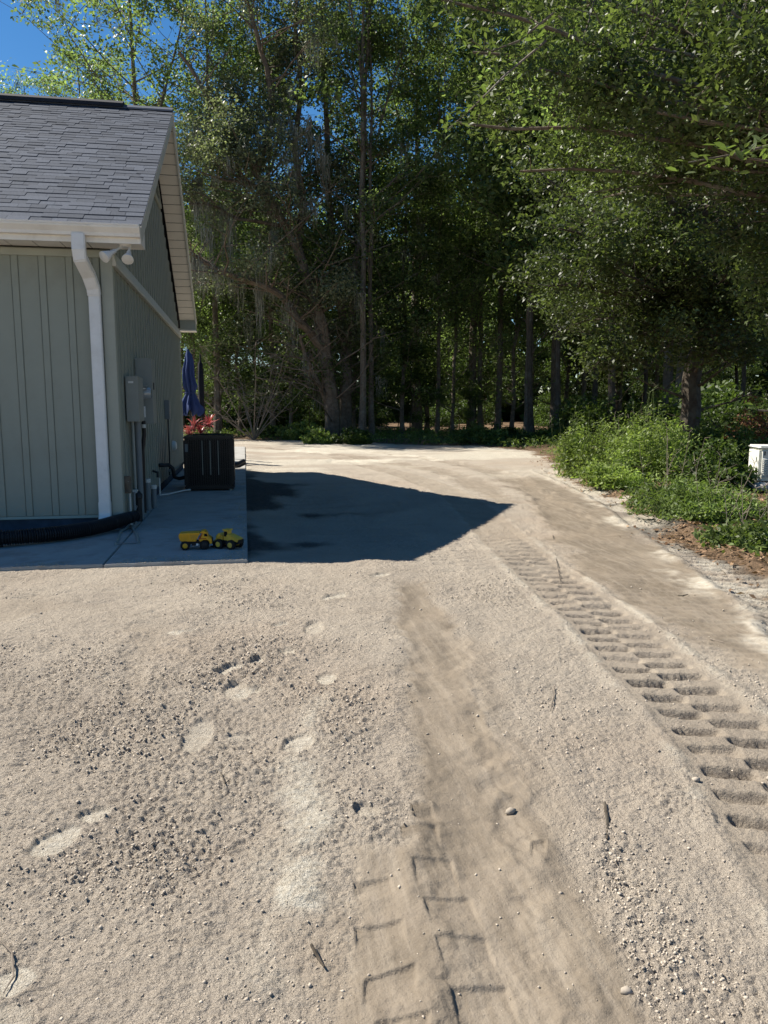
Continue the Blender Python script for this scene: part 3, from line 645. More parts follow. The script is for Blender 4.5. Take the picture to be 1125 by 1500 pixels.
# electrical boxes
def wall_box(y0, y1, z0, z1, dp, nm, mat='grey_metal', bev=.008): return MB().box((XW+.012, y0, z0), (XW+dp, y1, z1)).obj(nm, mat, house, bevel=bev)
mb = wall_box(10.62, 11.15, 1.40, 1.99, .17, 'meter_box')
MB().box((XW+.05, 10.612, 1.90), (XW+.115, 10.622, 1.925)).obj('label_plate', 'label', mb)
MB().lathe((XW+.12, 11.30, 1.78), (1, 0, 0), [(0, .0925), (.05, .0925), (.055, .085), (.12, .083), (.14, .07)], 20).obj('meter_glass', 'glass_cover', mb, smooth=True)
MB().box((XW+.012, 11.15, 1.38), (XW+.12, 11.52, 1.94)).obj('meter_socket', 'grey_metal', mb, bevel=.006)
for zz in (1.84, 1.86, 1.88): MB().box((XW+.12, 11.16, zz), (XW+.21, 11.34, zz+.008)).obj('rib', 'grey_metal', mb)
MB().box((XW+.12, 11.152, 1.835), (XW+.2, 11.18, 1.85)).obj('seal', 'label', mb)
MB().box((XW+.17, 11.152, 1.45), (XW+.19, 11.165, 1.6)).obj('tag', 'label', mb)
db = wall_box(11.62, 12.05, 1.35, 2.28, .24, 'disconnect_box')
MB().box((XW+.241, 11.74, 1.84), (XW+.25, 11.80, 1.94)).obj('latch', 'black', db)
cable = wall_box(15.6, 15.85, 1.35, 1.72, .10, 'cable_box', 'conduit')
MB().tube([(XW+.06, 15.7, 1.36), (XW+.055, 15.7, 1.1), (XW+.06, 15.72, .7), (XW+.05, 15.7, .25)], .014, 6).obj('cable', 'black', cable)
hb = MB().lathe((XW+.01, 17.0, .77), (1, 0, 0), [(0, .11), (.02, .11), (.07, .09), (.09, .05)], 14).obj('vent_hood', 'pvc', house, smooth=True)
def pipe(nm, pts, r, mat, par=house, n=10):
    return MB().tube(pts, r, n).obj(nm, mat, par, smooth=True)
pipe('conduit', [(XW+.10, 10.95, 1.42), (XW+.10, 10.95, .06)], .045, 'conduit', mb)
pipe('conduit', [(XW+.07, 10.72, 1.42), (XW+.07, 10.72, .42)], .02, 'grey_metal', mb)
pipe('conduit', [(XW+.14, 11.3, 1.4), (XW+.14, 11.3, 1.2), (XW+.11, 11.3, 1.0), (XW+.10, 11.32, .1)], .028, 'black', mb)
MB().lathe((XW+.14, 11.28, 1.30), (0, 0, 1), [(0, .03), (.05, .03)], 10).obj('fitting', 'pvc', mb)
for yy, x_, h, r in ((11.75, .10, .50, .045), (12.0, .16, .38, .04)):
    p = pipe('stub_pipe', [(XW+x_, yy, .05), (XW+x_, yy, h)], r, 'conduit'); MB().lathe((XW+x_, yy, h-.01), (0, 0, 1), [(0, r+.008), (.05, r+.008), (.055, r)], 12).obj('cap', 'pvc', p, smooth=True)
    if yy > 11.9: break
p = pipe('hose_bib', [(XW+.06, 10.25, .05), (XW+.06, 10.25, .60), (XW+.06, 10.2, .66)], .016, 'pvc')
MB().box((XW+.0, 10.19, .50), (XW+.09, 10.25, .72)).obj('valve', 'bark', p, bevel=.01)
pipe('water_line', [(XW+.10, 10.35, .05), (XW+.10, 10.35, .50)], .018, 'conduit'); pipe('water_line', [(XW+.06, 10.25, .20), (XW+.09, 10.5, .26), (XW+.10, 10.7, .33)], .014, 'conduit')
MB().lathe((XW+.11, 10.62, .08), (0, 0, 1), [(0, .05), (.3, .05), (.31, .06), (.36, .06), (.4, .03)], 12).obj('ground_sleeve', 'black', house, smooth=True)
MB().box((XW+.05, 10.58, .44), (XW+.11, 10.66, .50)).obj('clamp', 'pvc', house)

# ------------------------------------------------------------------ CONCRETE WALK
walk = thing('concrete_walkway', (-1.4, 7.7, 0), None, None)
for k_ in ('label', 'category'):
    if k_ in walk: del walk[k_]
walk['kind'] = 'structure'
for a, b in (((-1.375, 7.70), (0, 9.75)), ((-1.375, 9.76), (0, 12.3)), ((-1.52, 12.31), (0, 15.6)), ((-1.52, 15.61), (0, 19.5)), ((-1.52, 19.51), (0, 25.3)), ((-5.2, 7.72), (-1.385, 10.03)), ((-9.5, 7.74), (-5.21, 10.03)), ((-14, 7.74), (-9.51, 10.03)), ((-1.53, 10.04), (-1.385, 12.3))):
    MB().box((a[0], a[1], -.10), (b[0], b[1], .08)).obj('slab', 'concrete', walk, bevel=.008)
for c in walk.children: pass
patio = MB().box((-9, 25.31, -.1), (.0, 30, .079)).obj('slab', 'concrete', walk, bevel=.008)

def drift():
    rg = np.random.default_rng(12); n = 5200; x = -6+rg.random(n)*6.0; y = 7.70+np.abs(rg.normal(size=n))*.16; e = rg.random(n) < .35; x[e] = -np.abs(rg.normal(size=e.sum()))*.12; y[e] = 7.7+rg.random(e.sum())*8
    k = (fbm(x, y, 2.2, 3, 9) > .47) & (y < 18) & (x < -.01) & (y > 7.71); x, y = x[k], y[k]; n = len(x); s_ = .003+.007*rg.random(n)**3
    v = np.array([(1,0,0),(-1,0,0),(0,1,0),(0,-1,0),(0,0,1),(0,0,-1)], float); f = np.array([(0,2,4),(2,1,4),(1,3,4),(3,0,4),(2,0,5),(1,2,5),(3,1,5),(0,3,5)])
    B = (v[None]+(rg.random((n, 6, 3))-.5)*.8)*s_[:, None, None]*np.array([1.3, 1.3, .6]); V = (B+np.stack([x, y, np.full(n, .082)], 1)[:, None]).reshape(-1, 3)
    o = link('drifted_sand', fast_mesh('drifted_sand', V, (f[None]+np.arange(n)[:, None, None]*6).reshape(-1, 3), bpy.data.materials['loose sand clod'], True)); tag(o, 'sand crumbs drifted over the edge of the concrete walk', 'sand', kind='stuff')
drift()
# ------------------------------------------------------------------ AC CONDENSER
ac = thing('air_conditioner', (-.645, 14.7, .08), 'large black louvred air conditioner unit standing on the concrete walk', 'air conditioner')
x0, x1, y0, y1, z0, z1 = -1.09, -.20, 14.25, 15.15, .12, 1.07
MB().box((x0+.04, y0+.04, z0+.05), (x1-.04, y1-.04, z1-.06)).obj('core', 'dark_hole', ac)
MB().box((x0, y0, z0-.01), (x1, y1, z0+.06)).obj('base_pan', 'black_metal', ac, bevel=.02)
MB().box((x0, y0, z1-.06), (x1, y1, z1-.0)).obj('top_panel', 'black_metal', ac, bevel=.02)
for px_, py_ in ((x0, y0), (x1-.07, y0), (x0, y1-.07), (x1-.07, y1-.07)):
    MB().box((px_, py_, z0+.05), (px_+.07, py_+.07, z1-.05)).obj('corner_post', 'black_metal', ac, bevel=.02)
lv = MB().box((-.012, -.015, 0), (.012, .015, z1-z0-.12)).mesh('louvre', M['black_metal'], bevel=.004)
for k in range(19):
    xx = x0+.09+k*.0395
    link('louvre', lv, ac, Vector((xx, y0+.02, z0+.06))-origin(ac)); link('louvre', lv, ac, Vector((x1-.02, y0+.09+k*.0395, z0+.06))-origin(ac))
for xx in (x0+.33, x0+.47, x0+.61): MB().box((xx-.006, y0-.006, z0+.25), (xx+.006, y0+.006, z1-.08)).obj('highlight_strip', 'grey_metal', ac)  # grey strips stand in for highlight streaks on a few louvres
for zz in (z0+.35, z0+.65): MB().box((x0+.05, y0+.008, zz), (x1-.05, y0+.016, zz+.012)).obj('crossbar', 'black_metal', ac)
gr = MB()
for r_ in (.1, .2, .3, .38): gr.tube([(-.645+r_*math.cos(t*.3142), 14.7+r_*math.sin(t*.3142), z1+.02) for t in range(21)], .005, 4)
for t in range(8): gr.tube([(-.645+.05*math.cos(t*.785), 14.7+.05*math.sin(t*.785), z1+.022), (-.645+.4*math.cos(t*.785), 14.7+.4*math.sin(t*.785), z1+.005)], .005, 4)
gr.obj('fan_guard', 'black_metal', ac)
MB().box((x0+.03, y0-.004, z1-.28), (x0+.08, y0-.001, z1-.14)).obj('rating_plate', 'conduit', ac)
for px_, py_ in ((x0+.08, y0+.05), (x1-.08, y0+.05), (x0+.08, y1-.05), (x1-.08, y1-.05)): MB().lathe((px_, py_, .08), (0, 0, 1), [(0, .025), (.05, .02)], 10).obj('foot', 'grey_metal', ac)
pipe('refrigerant_line', [(x0+.01, 14.5, .60), (x0-.12, 14.45, .50), (x0-.30, 14.40, .44)], .022, 'grey_metal', ac)
pipe('refrigerant_line', [(x0+.01, 14.45, .32), (x0-.10, 14.4, .30), (x0-.18, 14.35, .33), (x0-.2, 14.3, .5), (x0-.27, 14.3, .56), (x0-.42, 14.2, .56)], .035, 'black', ac)
pipe('condensate_pipe', [(XW+.12, 13.2, .42), (XW+.12, 13.2, .14), (XW+.22, 13.5, .12), (x0-.0, 14.15, .11), (x0+.1, 14.25, .11)], .014, 'pvc', ac)
pipe('condensate_pipe', [(XW+.10, 13.15, .44), (XW+.10, 13.15, .52), (XW+.02, 13.15, .55)], .02, 'black', ac)
# pipes just beyond the unit
t = thing('drain_hose', (-.02, 19.5, .08), 'short black hose end lying past the air conditioner', 'hose')
pipe('hose', [(-.45, 19.1, .16), (-.2, 19.2, .2), (-.03, 19.35, .27)], .05, 'black', t); pipe('hose', [(-.45, 19.35, .12), (-.15, 19.4, .14), (.0, 19.45, .21)], .045, 'black', t)

# ------------------------------------------------------------------ POTTED CORDYLINE AND PATIO UMBRELLA
CX, CYY = float(PY(293, 620, 21.3)[0]), 21.3
ct = thing('cordyline_plant', (CX, CYY, .08), 'crimson leaved cordyline in a tall dark pot seen above the air conditioner', 'potted plant')
MB().lathe((CX, CYY, .08), (0, 0, 1), [(0, .17), (.02, .19), (.62, .25), (.66, .28), (.68, .27), (.67, .22)], 18).obj('pot', 'black', ct, smooth=True)
def blade(p, d, L_, w_, droop, seg=5):
    d = Vector(d).normalized(); side = d.cross(Vector((0, 0, 1)))
    side = side.normalized() if side.length > .05 else Vector((1, 0, 0)); p = Vector(p); vs = []; q = p.copy(); dd = d.copy()
    for i in range(seg+1):
        s = i/seg; wd = w_*math.sin(math.pi*(.12+.88*s))**.8*.5 if s < 1 else .002
        up = side.cross(dd).normalized(); vs += [q-side*wd+up*wd*.35, q, q+side*wd+up*wd*.35]; q = q+dd*(L_/seg); dd = (dd+Vector((0, 0, -droop/seg))).normalized()
    fs = []
    for i in range(seg):
        for k in range(2): a = i*3+k; fs.append((a, a+1, a+4, a+3))
    return vs, fs
rg2 = random.Random(5)
for cx_, cy_, zt in ((CX-.16, CYY-.05, 1.06), (CX+.24, CYY+.1, 1.14), (CX, CYY+.1, .95), (CX-.3, CYY+.1, .9)):
    pipe('stem', [(cx_*.3+CX*.7, CYY, .7), (cx_, cy_, zt-.1)], .012, 'stem', ct, 6)
    for i in range(24):
        a = rg2.random()*6.28; el = rg2.uniform(.15, 1.45); vs_, fs_ = blade((cx_, cy_, zt-.12+rg2.random()*.12), (math.cos(a)*math.cos(el), math.sin(a)*math.cos(el), math.sin(el)), rg2.uniform(.24, .38), rg2.uniform(.045, .08), rg2.uniform(.4, 1.3))
        MB().add(vs_, fs_).obj('leaf', 'leaf_red', ct, smooth=True)
um = thing('patio_umbrella', (-1.35, 22.4, .08), 'closed navy blue patio umbrella standing beyond the house corner', 'umbrella')
UX, UY = -1.47, 22.4
MB().lathe((UX, UY, .08), (0, 0, 1), [(0, .26), (.05, .26), (.09, .06), (.3, .035)], 18).obj('base', 'black', um, smooth=True)
pipe('pole', [(UX, UY, .1), (UX-.03, UY, 3.15)], .02, 'black', um)
def canopy():
    n = 48; prof = [(3.13, .03), (3.02, .085), (2.85, .11), (2.6, .13), (2.42, .135), (2.3, .145), (2.15, .16), (2.02, .115), (1.96, .10), (1.85, .15), (1.65, .22), (1.5, .275), (1.42, .29)]; V = []; F = []
    for i, (z, r) in enumerate(prof):
        for k in range(n):
            a = k/n*2*math.pi; fold = 1+.30*math.sin(a*8+z*1.3)*min(1, (3.13-z)*2)+.10*math.sin(a*3+2); dz = .10*math.sin(a*8+1)*(1 if z < 1.6 else 0)
            V.append((UX-.03*(z/3)+r*fold*math.cos(a)+(.02*math.sin(z*7)), UY+r*fold*math.sin(a), z+dz))
    for i in range(len(prof)-1):
        for k in range(n): F.append((i*n+k, i*n+(k+1) % n, (i+1)*n+(k+1) % n, (i+1)*n+k))
    return MB().add(V, F)
cn = canopy().obj('canopy', 'blue', um, smooth=True)
MB().tube([(UX-.02+.125*math.cos(a*.5236), UY+.125*math.sin(a*.5236), 1.97+.01*math.sin(a)) for a in range(13)], .014, 6).obj('tie_strap', 'blue', cn)
MB().lathe((UX-.03, UY, 3.12), (0, 0, 1), [(0, .03), (.03, .035), (.06, .012)], 12).obj('finial', 'blue', um, smooth=True)
# second rolled dark umbrella / post behind it
u2 = thing('rolled_umbrella', (-1.02, 23.3, .08), 'darker rolled umbrella just behind the navy patio umbrella', 'umbrella')
pipe('pole', [(-1.22, 23.4, .1), (-1.22, 23.4, 3.1)], .02, 'black', u2)
MB().lathe((-1.22, 23.4, 1.3), (0, 0, 1), [(0, .10), (.4, .08), (1.0, .09), (1.5, .07), (1.62, .02)], 14).obj('canopy', material('dark navy cloth', (.006, .007, .013), .85), u2, smooth=True)

# ------------------------------------------------------------------ CORRUGATED DRAIN PIPE AND SPLASH FRAME
dp = thing('corrugated_drain_pipe', (-1.7, 9.6, .08), 'black corrugated drain pipe lying on the slab under the downspout', 'drain pipe')
ctrl = [(-6.5, 8.75, .18), (-4.5, 8.78, .18), (-3.0, 8.82, .18), (-2.45, 8.95, .178), (-2.1, 9.15, .175), (-1.85, 9.4, .175), (-1.68, 9.62, .185), (-1.5, 9.86, .215), (-1.36, 10.05, .235)]
cp = []
for i in range(len(ctrl)-1):
    p0, p1, p2, p3 = [Vector(ctrl[min(max(i+k, 0), len(ctrl)-1)]) for k in (-1, 0, 1, 2)]; n = max(4, int((p2-p1).length/.0065))
    for k in range(n):
        t_ = k/n; cp.append(.5*((2*p1)+(-p0+p2)*t_+(2*p0-5*p1+4*p2-p3)*t_*t_+(-p0+3*p1-3*p2+p3)*t_**3))
rr_ = []; acc = 0
for i, p in enumerate(cp):
    acc += (cp[i]-cp[i-1]).length if i else 0
    base = .078 if p.x < -1.6 else .078-.018*(p.x+1.6)/.25
    rr_.append(base+(.008*(1 if (acc % .026) < .014 else -1) if p.x > -6.4 else 0)+(.012 if -2.78 < p.x < -2.62 else 0))
MB().tube(cp, rr_, 14).obj('hose', 'black', dp, smooth=False)
MB().box((TX+.08-.075, YF-.29, .12), (TX+.08+.075, YF-.12, .20)).obj('adapter', 'black', dp, bevel=.01)
sf = thing('splash_block', (-1.2, 9.3, .08), 'pale trapezoid frame with raised rim lying on the slab by the pipe end', 'splash block')
q = [G(170, 797, .09), G(176, 779, .09), G(192, 770, .1), G(203, 795, .09)]
MB().tube([q[0], q[1], q[1]*.3+q[2]*.7, q[2], q[2]*.5+q[3]*.5+np.array([.02, 0, 0]), q[3]], .016, 8).obj('rim', 'grey_metal', sf, smooth=True)
MB().tube([q[0], q[3]], .006, 6).obj('bar', 'conduit', sf, smooth=True)

# ------------------------------------------------------------------ TOY TRUCKS
def wheel(par, c, r, wd, hub='yellow', axis=(0, 1, 0)):
    c = Vector(c); ax = Vector(axis).normalized()
    w_ = MB().lathe(c-ax*wd/2, ax, [(0, r*.8), (wd*.12, r), (wd*.88, r), (wd, r*.8)], 22).obj('wheel', 'tyre', par, smooth=True)
    s = MB()
    for k in range(16):
        a = k/16*2*math.pi; o_ = ax.orthogonal().normalized(); o2 = ax.cross(o_); d = o_*math.cos(a)+o2*math.sin(a); tt = ax.cross(d)
        s.add([c+d*r*e+tt*g*.006+ax*h_*wd*.45 for e in (.98, 1.06) for g in (-1, 1) for h_ in (-1, 1)], [(0,1,3,2),(4,6,7,5),(0,4,5,1),(2,3,7,6),(0,2,6,4),(1,5,7,3)])
    s.obj('tread', 'tyre', w_)
    MB().lathe(c-ax*(wd/2+.004), ax, [(0, r*.35), (.002, r*.56), (wd+.006, r*.56), (wd+.008, r*.35)], 18).obj('rim', hub, w_, smooth=True)
    return w_
b0 = G(262, 806, .08); tx, ty, tz = b0[0], b0[1]-.0, .08; LT = (G(313, 800, .08)-G(262, 806, .08))[0]
tk = thing('toy_dump_truck', (tx+LT/2, ty+.08, tz), 'yellow toy dump truck with long tipping bed on slab', 'toy truck')
S_ = LT/.40
def tp(u, v): return (tx+u*S_, tz+v*S_)
def tprism(par, nm, poly, a, b, mat, bev=.003): return MB().prism([tp(u, v) for u, v in poly], 1, ty+a*S_, ty+b*S_).obj(nm, mat, par, bevel=bev*S_)
bed = tprism(tk, 'dump_bed', [(.0, .165), (.02, .105), (.20, .100), (.235, .165), (.255, .195), (.245, .205), (.025, .20), (.012, .195)], -.005, .175, 'yellow', .005)
for u in (.04, .08, .12, .16, .20): tprism(bed, 'rib', [(u, .115), (u+.008, .115), (u+.010, .195), (u, .195)], -.012, -.004, 'yellow', .001)
tprism(bed, 'bed_rim', [(.0, .183), (.25, .189), (.252, .205), (.02, .203)], -.014, -.004, 'yellow', .001)
tprism(bed, 'cab_shield', [(.235, .178), (.255, .198), (.262, .215), (.30, .222), (.325, .212), (.325, .204), (.262, .200)], -.005, .175, 'yellow', .003)
tprism(tk, 'chassis', [(.03, .065), (.36, .065), (.37, .095), (.03, .105)], .03, .14, 'black', .004)
cab = tprism(tk, 'cab', [(.245, .10), (.23, .125), (.26, .165), (.272, .205), (.335, .205), (.352, .150), (.385, .135), (.392, .07), (.365, .06), (.355, .095), (.335, .115), (.285, .115), (.265, .095)], .0, .17, 'yellow', .005)
tprism(cab, 'window', [(.300, .16), (.302, .192), (.330, .192), (.343, .158)], -.003, .173, 'dark_hole', .001)
tprism(cab, 'decal_stripe', [(.232, .125), (.262, .165), (.275, .20), (.283, .20), (.270, .16), (.243, .122)], -.0035, .001, 'red', 0)
tprism(cab, 'decal_stripe', [(.245, .128), (.325, .128), (.325, .136), (.25, .136)], -.0025, .001, 'red', 0)
tprism(cab, 'grille', [(.386, .06), (.40, .06), (.40, .13), (.386, .13)], .02, .15, 'black', .002)
for u in (.075, .30):
    for v in (.0, .165): wheel(tk, (tx+u*S_, ty+v*S_, tz+.053*S_), .053*S_, .045*S_, 'yellow' if u < .1 else 'black')
tprism(tk, 'fuel_tank', [(.15, .05), (.20, .05), (.20, .08), (.15, .08)], .0, .05, 'black', .004)
MB().lathe((tx+.215*S_, ty-.0, tz+.062*S_), (0, 1, 0), [(0, .012), (.03, .012)], 10).obj('hitch', 'label', tk)

b1 = G(316, 804, .08); lx, ly = b1[0]+.02, b1[1]+.03; LL = (G(350, 804, .08)-G(316, 804, .08))[0]
ld = thing('toy_loader', (lx+LL/2, ly, .08), 'dusty yellow toy loader with big black tyres behind dump truck', 'toy loader')
ld.rotation_euler = (0, 0, rad(-32))
lo = origin(ld)
S2_ = .30/.30
def lprism(par, nm, poly, a, b, mat, bev=.003): return MB().prism([(lo.x+(u-.15), lo.z+v) for u, v in poly], 1, lo.y+a, lo.y+b).obj(nm, mat, par, bevel=bev)
lprism(ld, 'chassis', [(.03, .05), (.27, .05), (.28, .085), (.03, .09)], -.05, .05, 'black')
hd = lprism(ld, 'hood', [(.15, .085), (.285, .075), (.30, .10), (.285, .115), (.18, .155), (.15, .155)], -.058, .058, 'yellow2', .008)
lprism(hd, 'grille', [(.288, .06), (.305, .06), (.305, .10), (.288, .10)], -.05, .05, 'black')
cb = lprism(ld, 'cab', [(.105, .09), (.165, .09), (.16, .195), (.11, .195)], -.04, .04, 'yellow2', .004)
lprism(cb, 'cab_roof', [(.095, .193), (.175, .193), (.17, .208), (.10, .208)], -.048, .048, 'yellow2', .004)
lprism(cb, 'window', [(.112, .13), (.158, .13), (.155, .185), (.115, .185)], -.0415, .0415, 'dark_hole', .001)
lprism(ld, 'rear_body', [(.015, .08), (.10, .09), (.095, .14), (.05, .165), (.01, .13)], -.05, .05, 'yellow2', .006)
lprism(ld, 'lift_arm', [(.0, .06), (.09, .15), (.085, .165), (-.01, .07)], -.07, -.058, 'yellow2', .002)
lprism(ld, 'lift_arm', [(.0, .06), (.09, .15), (.085, .165), (-.01, .07)], .058, .07, 'yellow2', .002)
lprism(ld, 'bucket', [(-.04, .01), (.01, .01), (.015, .07), (-.01, .08), (-.005, .03), (-.045, .02)], -.08, .08, 'black', .002)
for u in (.07, .22):
    for v in (-.075, .075): wheel(ld, (lo.x+u-.15, lo.y+v, lo.z+.05), .05, .045, 'yellow2')

# ------------------------------------------------------------------ UTILITY CABINET AT THE RIGHT
UCX, UCY = 10.4, 13.6
uc = thing('utility_cabinet', (UCX, UCY, 0), 'off white louvred equipment cabinet half hidden by weeds at right', 'cabinet', rz=rad(-20))
z0c = .12; 
def ubox(a, b, nm, mat, par=None, bev=.01):
    a = Vector(a)+origin(uc); b = Vector(b)+origin(uc); return MB().box(a, b).obj(nm, mat, par or uc, bevel=bev)
ubox((-.7, -.5, 0), (.9, .5, .12), 'pad', 'concrete'); body = ubox((-.50, -.38, .12), (.66, .38, .80), 'body', 'cabinet', bev=.05)
ubox((-.515, -.395, .775), (.675, .395, .84), 'lid', 'cabinet', bev=.03)
for c_ in range(2):
    for k in range(10):
        zz = .24+k*.038; xx = -.44+c_*.24; s = MB(); ox, oy, oz = origin(uc)
        s.prism([(oy-.378, zz), (oy-.402, zz-.006), (oy-.402, zz+.004), (oy-.378, zz+.022)], 0, ox+xx, ox+xx+.20).obj('louvre', 'cabinet', body)
        MB().box((ox+xx+.005, oy-.3815, zz-.012), (ox+xx+.195, oy-.3795, zz-.004)).obj('slot', 'dark_hole', body)
ubox((-.42, -.386, .66), (-.40, -.378, .74), 'latch', 'dark_hole', body, .002); ubox((-.34, -.386, .66), (-.32, -.378, .74), 'latch', 'dark_hole', body, .002)
ubox((.10, -.386, .30), (.12, -.379, .60), 'seam', 'dark_hole', body, 0); ubox((-.50, -.385, .145), (.66, -.379, .16), 'seam', 'dark_hole', body, 0)
rk_ = MB().lathe((UCX-.72, UCY-.45, .02), (0, 0, 1), [(0, .16), (.06, .17), (.12, .12), (.15, .04)], 9).obj('rock', 'concrete')
rk_['label'] = 'pale grey stone lying at the left foot of the cabinet'; rk_['category'] = 'stone'

# ------------------------------------------------------------------ LEAF CLOUDS AND TREES
def leaf_mesh(name, C_, size, mat, seed=0, aspect=.5, up=.35, shape='quad', lenvar=.85, dirs=None):
    rg = np.random.default_rng(seed); n = len(C_); nrm = rg.normal(size=(n, 3)); nrm[:, 2] = np.abs(nrm[:, 2])+up; nrm /= np.linalg.norm(nrm, axis=1)[:, None]
    d = rg.normal(size=(n, 3)) if dirs is None else dirs+rg.normal(size=(n, 3))*.5; d -= nrm*(d*nrm).sum(1)[:, None]; d /= np.linalg.norm(d, axis=1)[:, None]+1e-9
    s = np.cross(nrm, d); L_ = (size*(1-lenvar/2+lenvar*rg.random(n)))[:, None]; W_ = L_*aspect
    if shape == 'quad':      # pointed diamond
        V = np.stack([C_-d*L_*.5, C_+s*W_*.5+nrm*W_*.15, C_+d*L_*.5, C_-s*W_*.5+nrm*W_*.15], 1).reshape(-1, 3); Q = np.arange(n*4).reshape(n, 4)
    else:                    # folded six-point leaf
        f_ = nrm*W_*.18; V = np.stack([C_-d*L_*.5, C_+s*W_*.45-d*L_*.18+f_, C_+s*W_*.42+d*L_*.22+f_, C_+d*L_*.5-nrm*L_*.08, C_-s*W_*.42+d*L_*.22+f_, C_-s*W_*.45-d*L_*.18+f_], 1).reshape(-1, 3)
        b = np.arange(n)[:, None]*6; Q = np.concatenate([b+np.array([[0, 1, 2, 3]]), b+np.array([[0, 3, 4, 5]])])
    return fast_mesh(name, V, [Q], mat)
def wob_path(a, b, n, amp, rg):
    a = Vector(a); b = Vector(b); out = []; off = Vector((0, 0, 0))
    for i in range(n+1):
        t_ = i/n; out.append(a.lerp(b, t_)+off)
        off = off+Vector((rg.uniform(-1, 1), rg.uniform(-1, 1), rg.uniform(-.5, .5)))*amp
    return out
def limb_clumps(limbs, rg, n_br, blen, rad0=.05, start=.3, upb=.25, sub=3, drop=0.):
    """grow side branches from limbs (lists of (Vector, radius)); returns branch MB and clump centres"""
    s = MB(); tips = []; total = sum(len(l) for l in limbs)
    for l in limbs:
        pts = [p for p, r in l]; rs_ = [r for p, r in l]; s.tube(pts, rs_, 8 if rs_[0] > .08 else 6)
        n = max(2, int(n_br*len(l)/total))
        for k in range(n):
            t_ = start+(1-start)*((k+rg.random())/n); f_ = t_*(len(l)-1); i = min(int(f_), len(l)-2); p = pts[i].lerp(pts[i+1], f_-i); ax = (pts[i+1]-pts[i]).normalized()
            a = rg.random()*6.28; d = Vector((math.cos(a), math.sin(a), rg.uniform(-.25, .6)+upb)); d = (d-ax*d.dot(ax)*.5+ax*.35).normalized(); L_ = blen*rg.uniform(.55, 1.25)*(.5+.65*math.sin(math.pi*min(1, .12+t_*.8)))
            q = wob_path(p, p+d*L_+Vector((0, 0, -drop*L_*rg.random())), 4, L_*.05, rg); r0 = min(rs_[i]*.42, rad0*1.1)
            s.tube(q, [r0, r0*.7, r0*.5, r0*.35, r0*.15], 5, False); tips += [(q[2], .7), (q[3], .9), (q[4], 1.)]
            for m_ in range(sub):
                e = q[1+rg.randrange(3)]; a2 = rg.random()*6.28; d2 = (d*.6+Vector((math.cos(a2), math.sin(a2), rg.uniform(-.4, .7)))).normalized(); L2 = L_*rg.uniform(.25, .5)
                g = wob_path(e, e+d2*L2, 2, L2*.08, rg); s.tube(g, [r0*.4, r0*.25, r0*.1], 4, False); tips += [(g[2], .9), (g[1], .6)]
    return s, tips
def leaves_at(tips, n, sig, seed, flat=.6):
    rg = np.random.default_rng(seed); P = np.array([p for p, w_ in tips]); W_ = np.array([w_ for p, w_ in tips])*(.06+rg.random(len(tips))**2.6*2.)
    idx = rg.choice(len(P), n, p=W_/W_.sum()); sc = (sig*(.35+.9*(W_/W_.max())**.5))[idx][:, None]
    v = rg.normal(size=(n, 3)); v /= np.linalg.norm(v, axis=1)[:, None]; v *= rg.random((n, 1))**.45
    return P[idx]+v*sc*1.7*np.array([1, 1, flat])
def moss_mesh(name, pts, seed, L0=.4, L1=1.4, per=24, w_=.016, spread=.13):
    rg = np.random.default_rng(seed); V = []; Q = []
    for p in pts:
        Lm = rg.uniform(L0, L1)
        Lm *= rg.random()**.7+.3
        for k in range(per):
            x_, y_ = p[0]+rg.normal()*spread, p[1]+rg.normal()*spread; z_ = p[2]+rg.normal()*.08; L_ = Lm*rg.uniform(.35, 1.); a = rg.random()*6.28; ns = 5; b = len(V); cx_, cy_ = math.cos(a), math.sin(a)
            for i in range(ns+1):
                t_ = i/ns; ww = w_*(1-.85*t_)*rg.uniform(.5, 1.4); ox, oy = rg.normal()*.035, rg.normal()*.035
                V += [(x_+ox-cx_*ww, y_+oy-cy_*ww, z_-L_*t_), (x_+ox+cx_*ww, y_+oy+cy_*ww, z_-L_*t_)]
                if i: Q.append((b+2*i-2, b+2*i-1, b+2*i+1, b+2*i))
    return fast_mesh(name, np.array(V), [np.array(Q)], M['moss'])

def forest_tree(seed, Ht, r0, leaves, crown0, blen, nbr, size=.19, mat='leaf_forest', bark='bark', moss=0, lean=.6, sig=.55, upb=.25):
    """returns (trunk mesh, crown mesh, moss mesh or None)"""
    rg = random.Random(seed); n = 12; q = wob_path((0, 0, -.3), (rg.uniform(-lean, lean), rg.uniform(-lean, lean), Ht), n, .10, rg)
    l = [(p, r0*(1.35 if i == 0 else 1)*(1-.85*i/n)) for i, p in enumerate(q)]; limbs = [l]
    for k in range(rg.choice((1, 2))):
        i = rg.randint(4, 7); a = rg.random()*6.28; e = q[i]+Vector((math.cos(a)*Ht*.12, math.sin(a)*Ht*.12, Ht*.36)); w2 = wob_path(q[i], e, 6, .15, rg); limbs.append([(p, l[i][1]*.7*(1-.8*j/6)) for j, p in enumerate(w2)])
    s, tips = limb_clumps(limbs, rg, nbr, blen, start=crown0, upb=upb, sub=4)
    P = leaves_at(tips, leaves, sig, seed)
    tm = s.mesh('trunk', M[bark], smooth=True); cm = leaf_mesh('crown', P, size, M[mat], seed, .55)
    mm = moss_mesh('hanging_moss', [t_[0] for t_ in rg.sample(tips, min(moss, len(tips)))], seed) if moss else None
    return tm, cm, mm
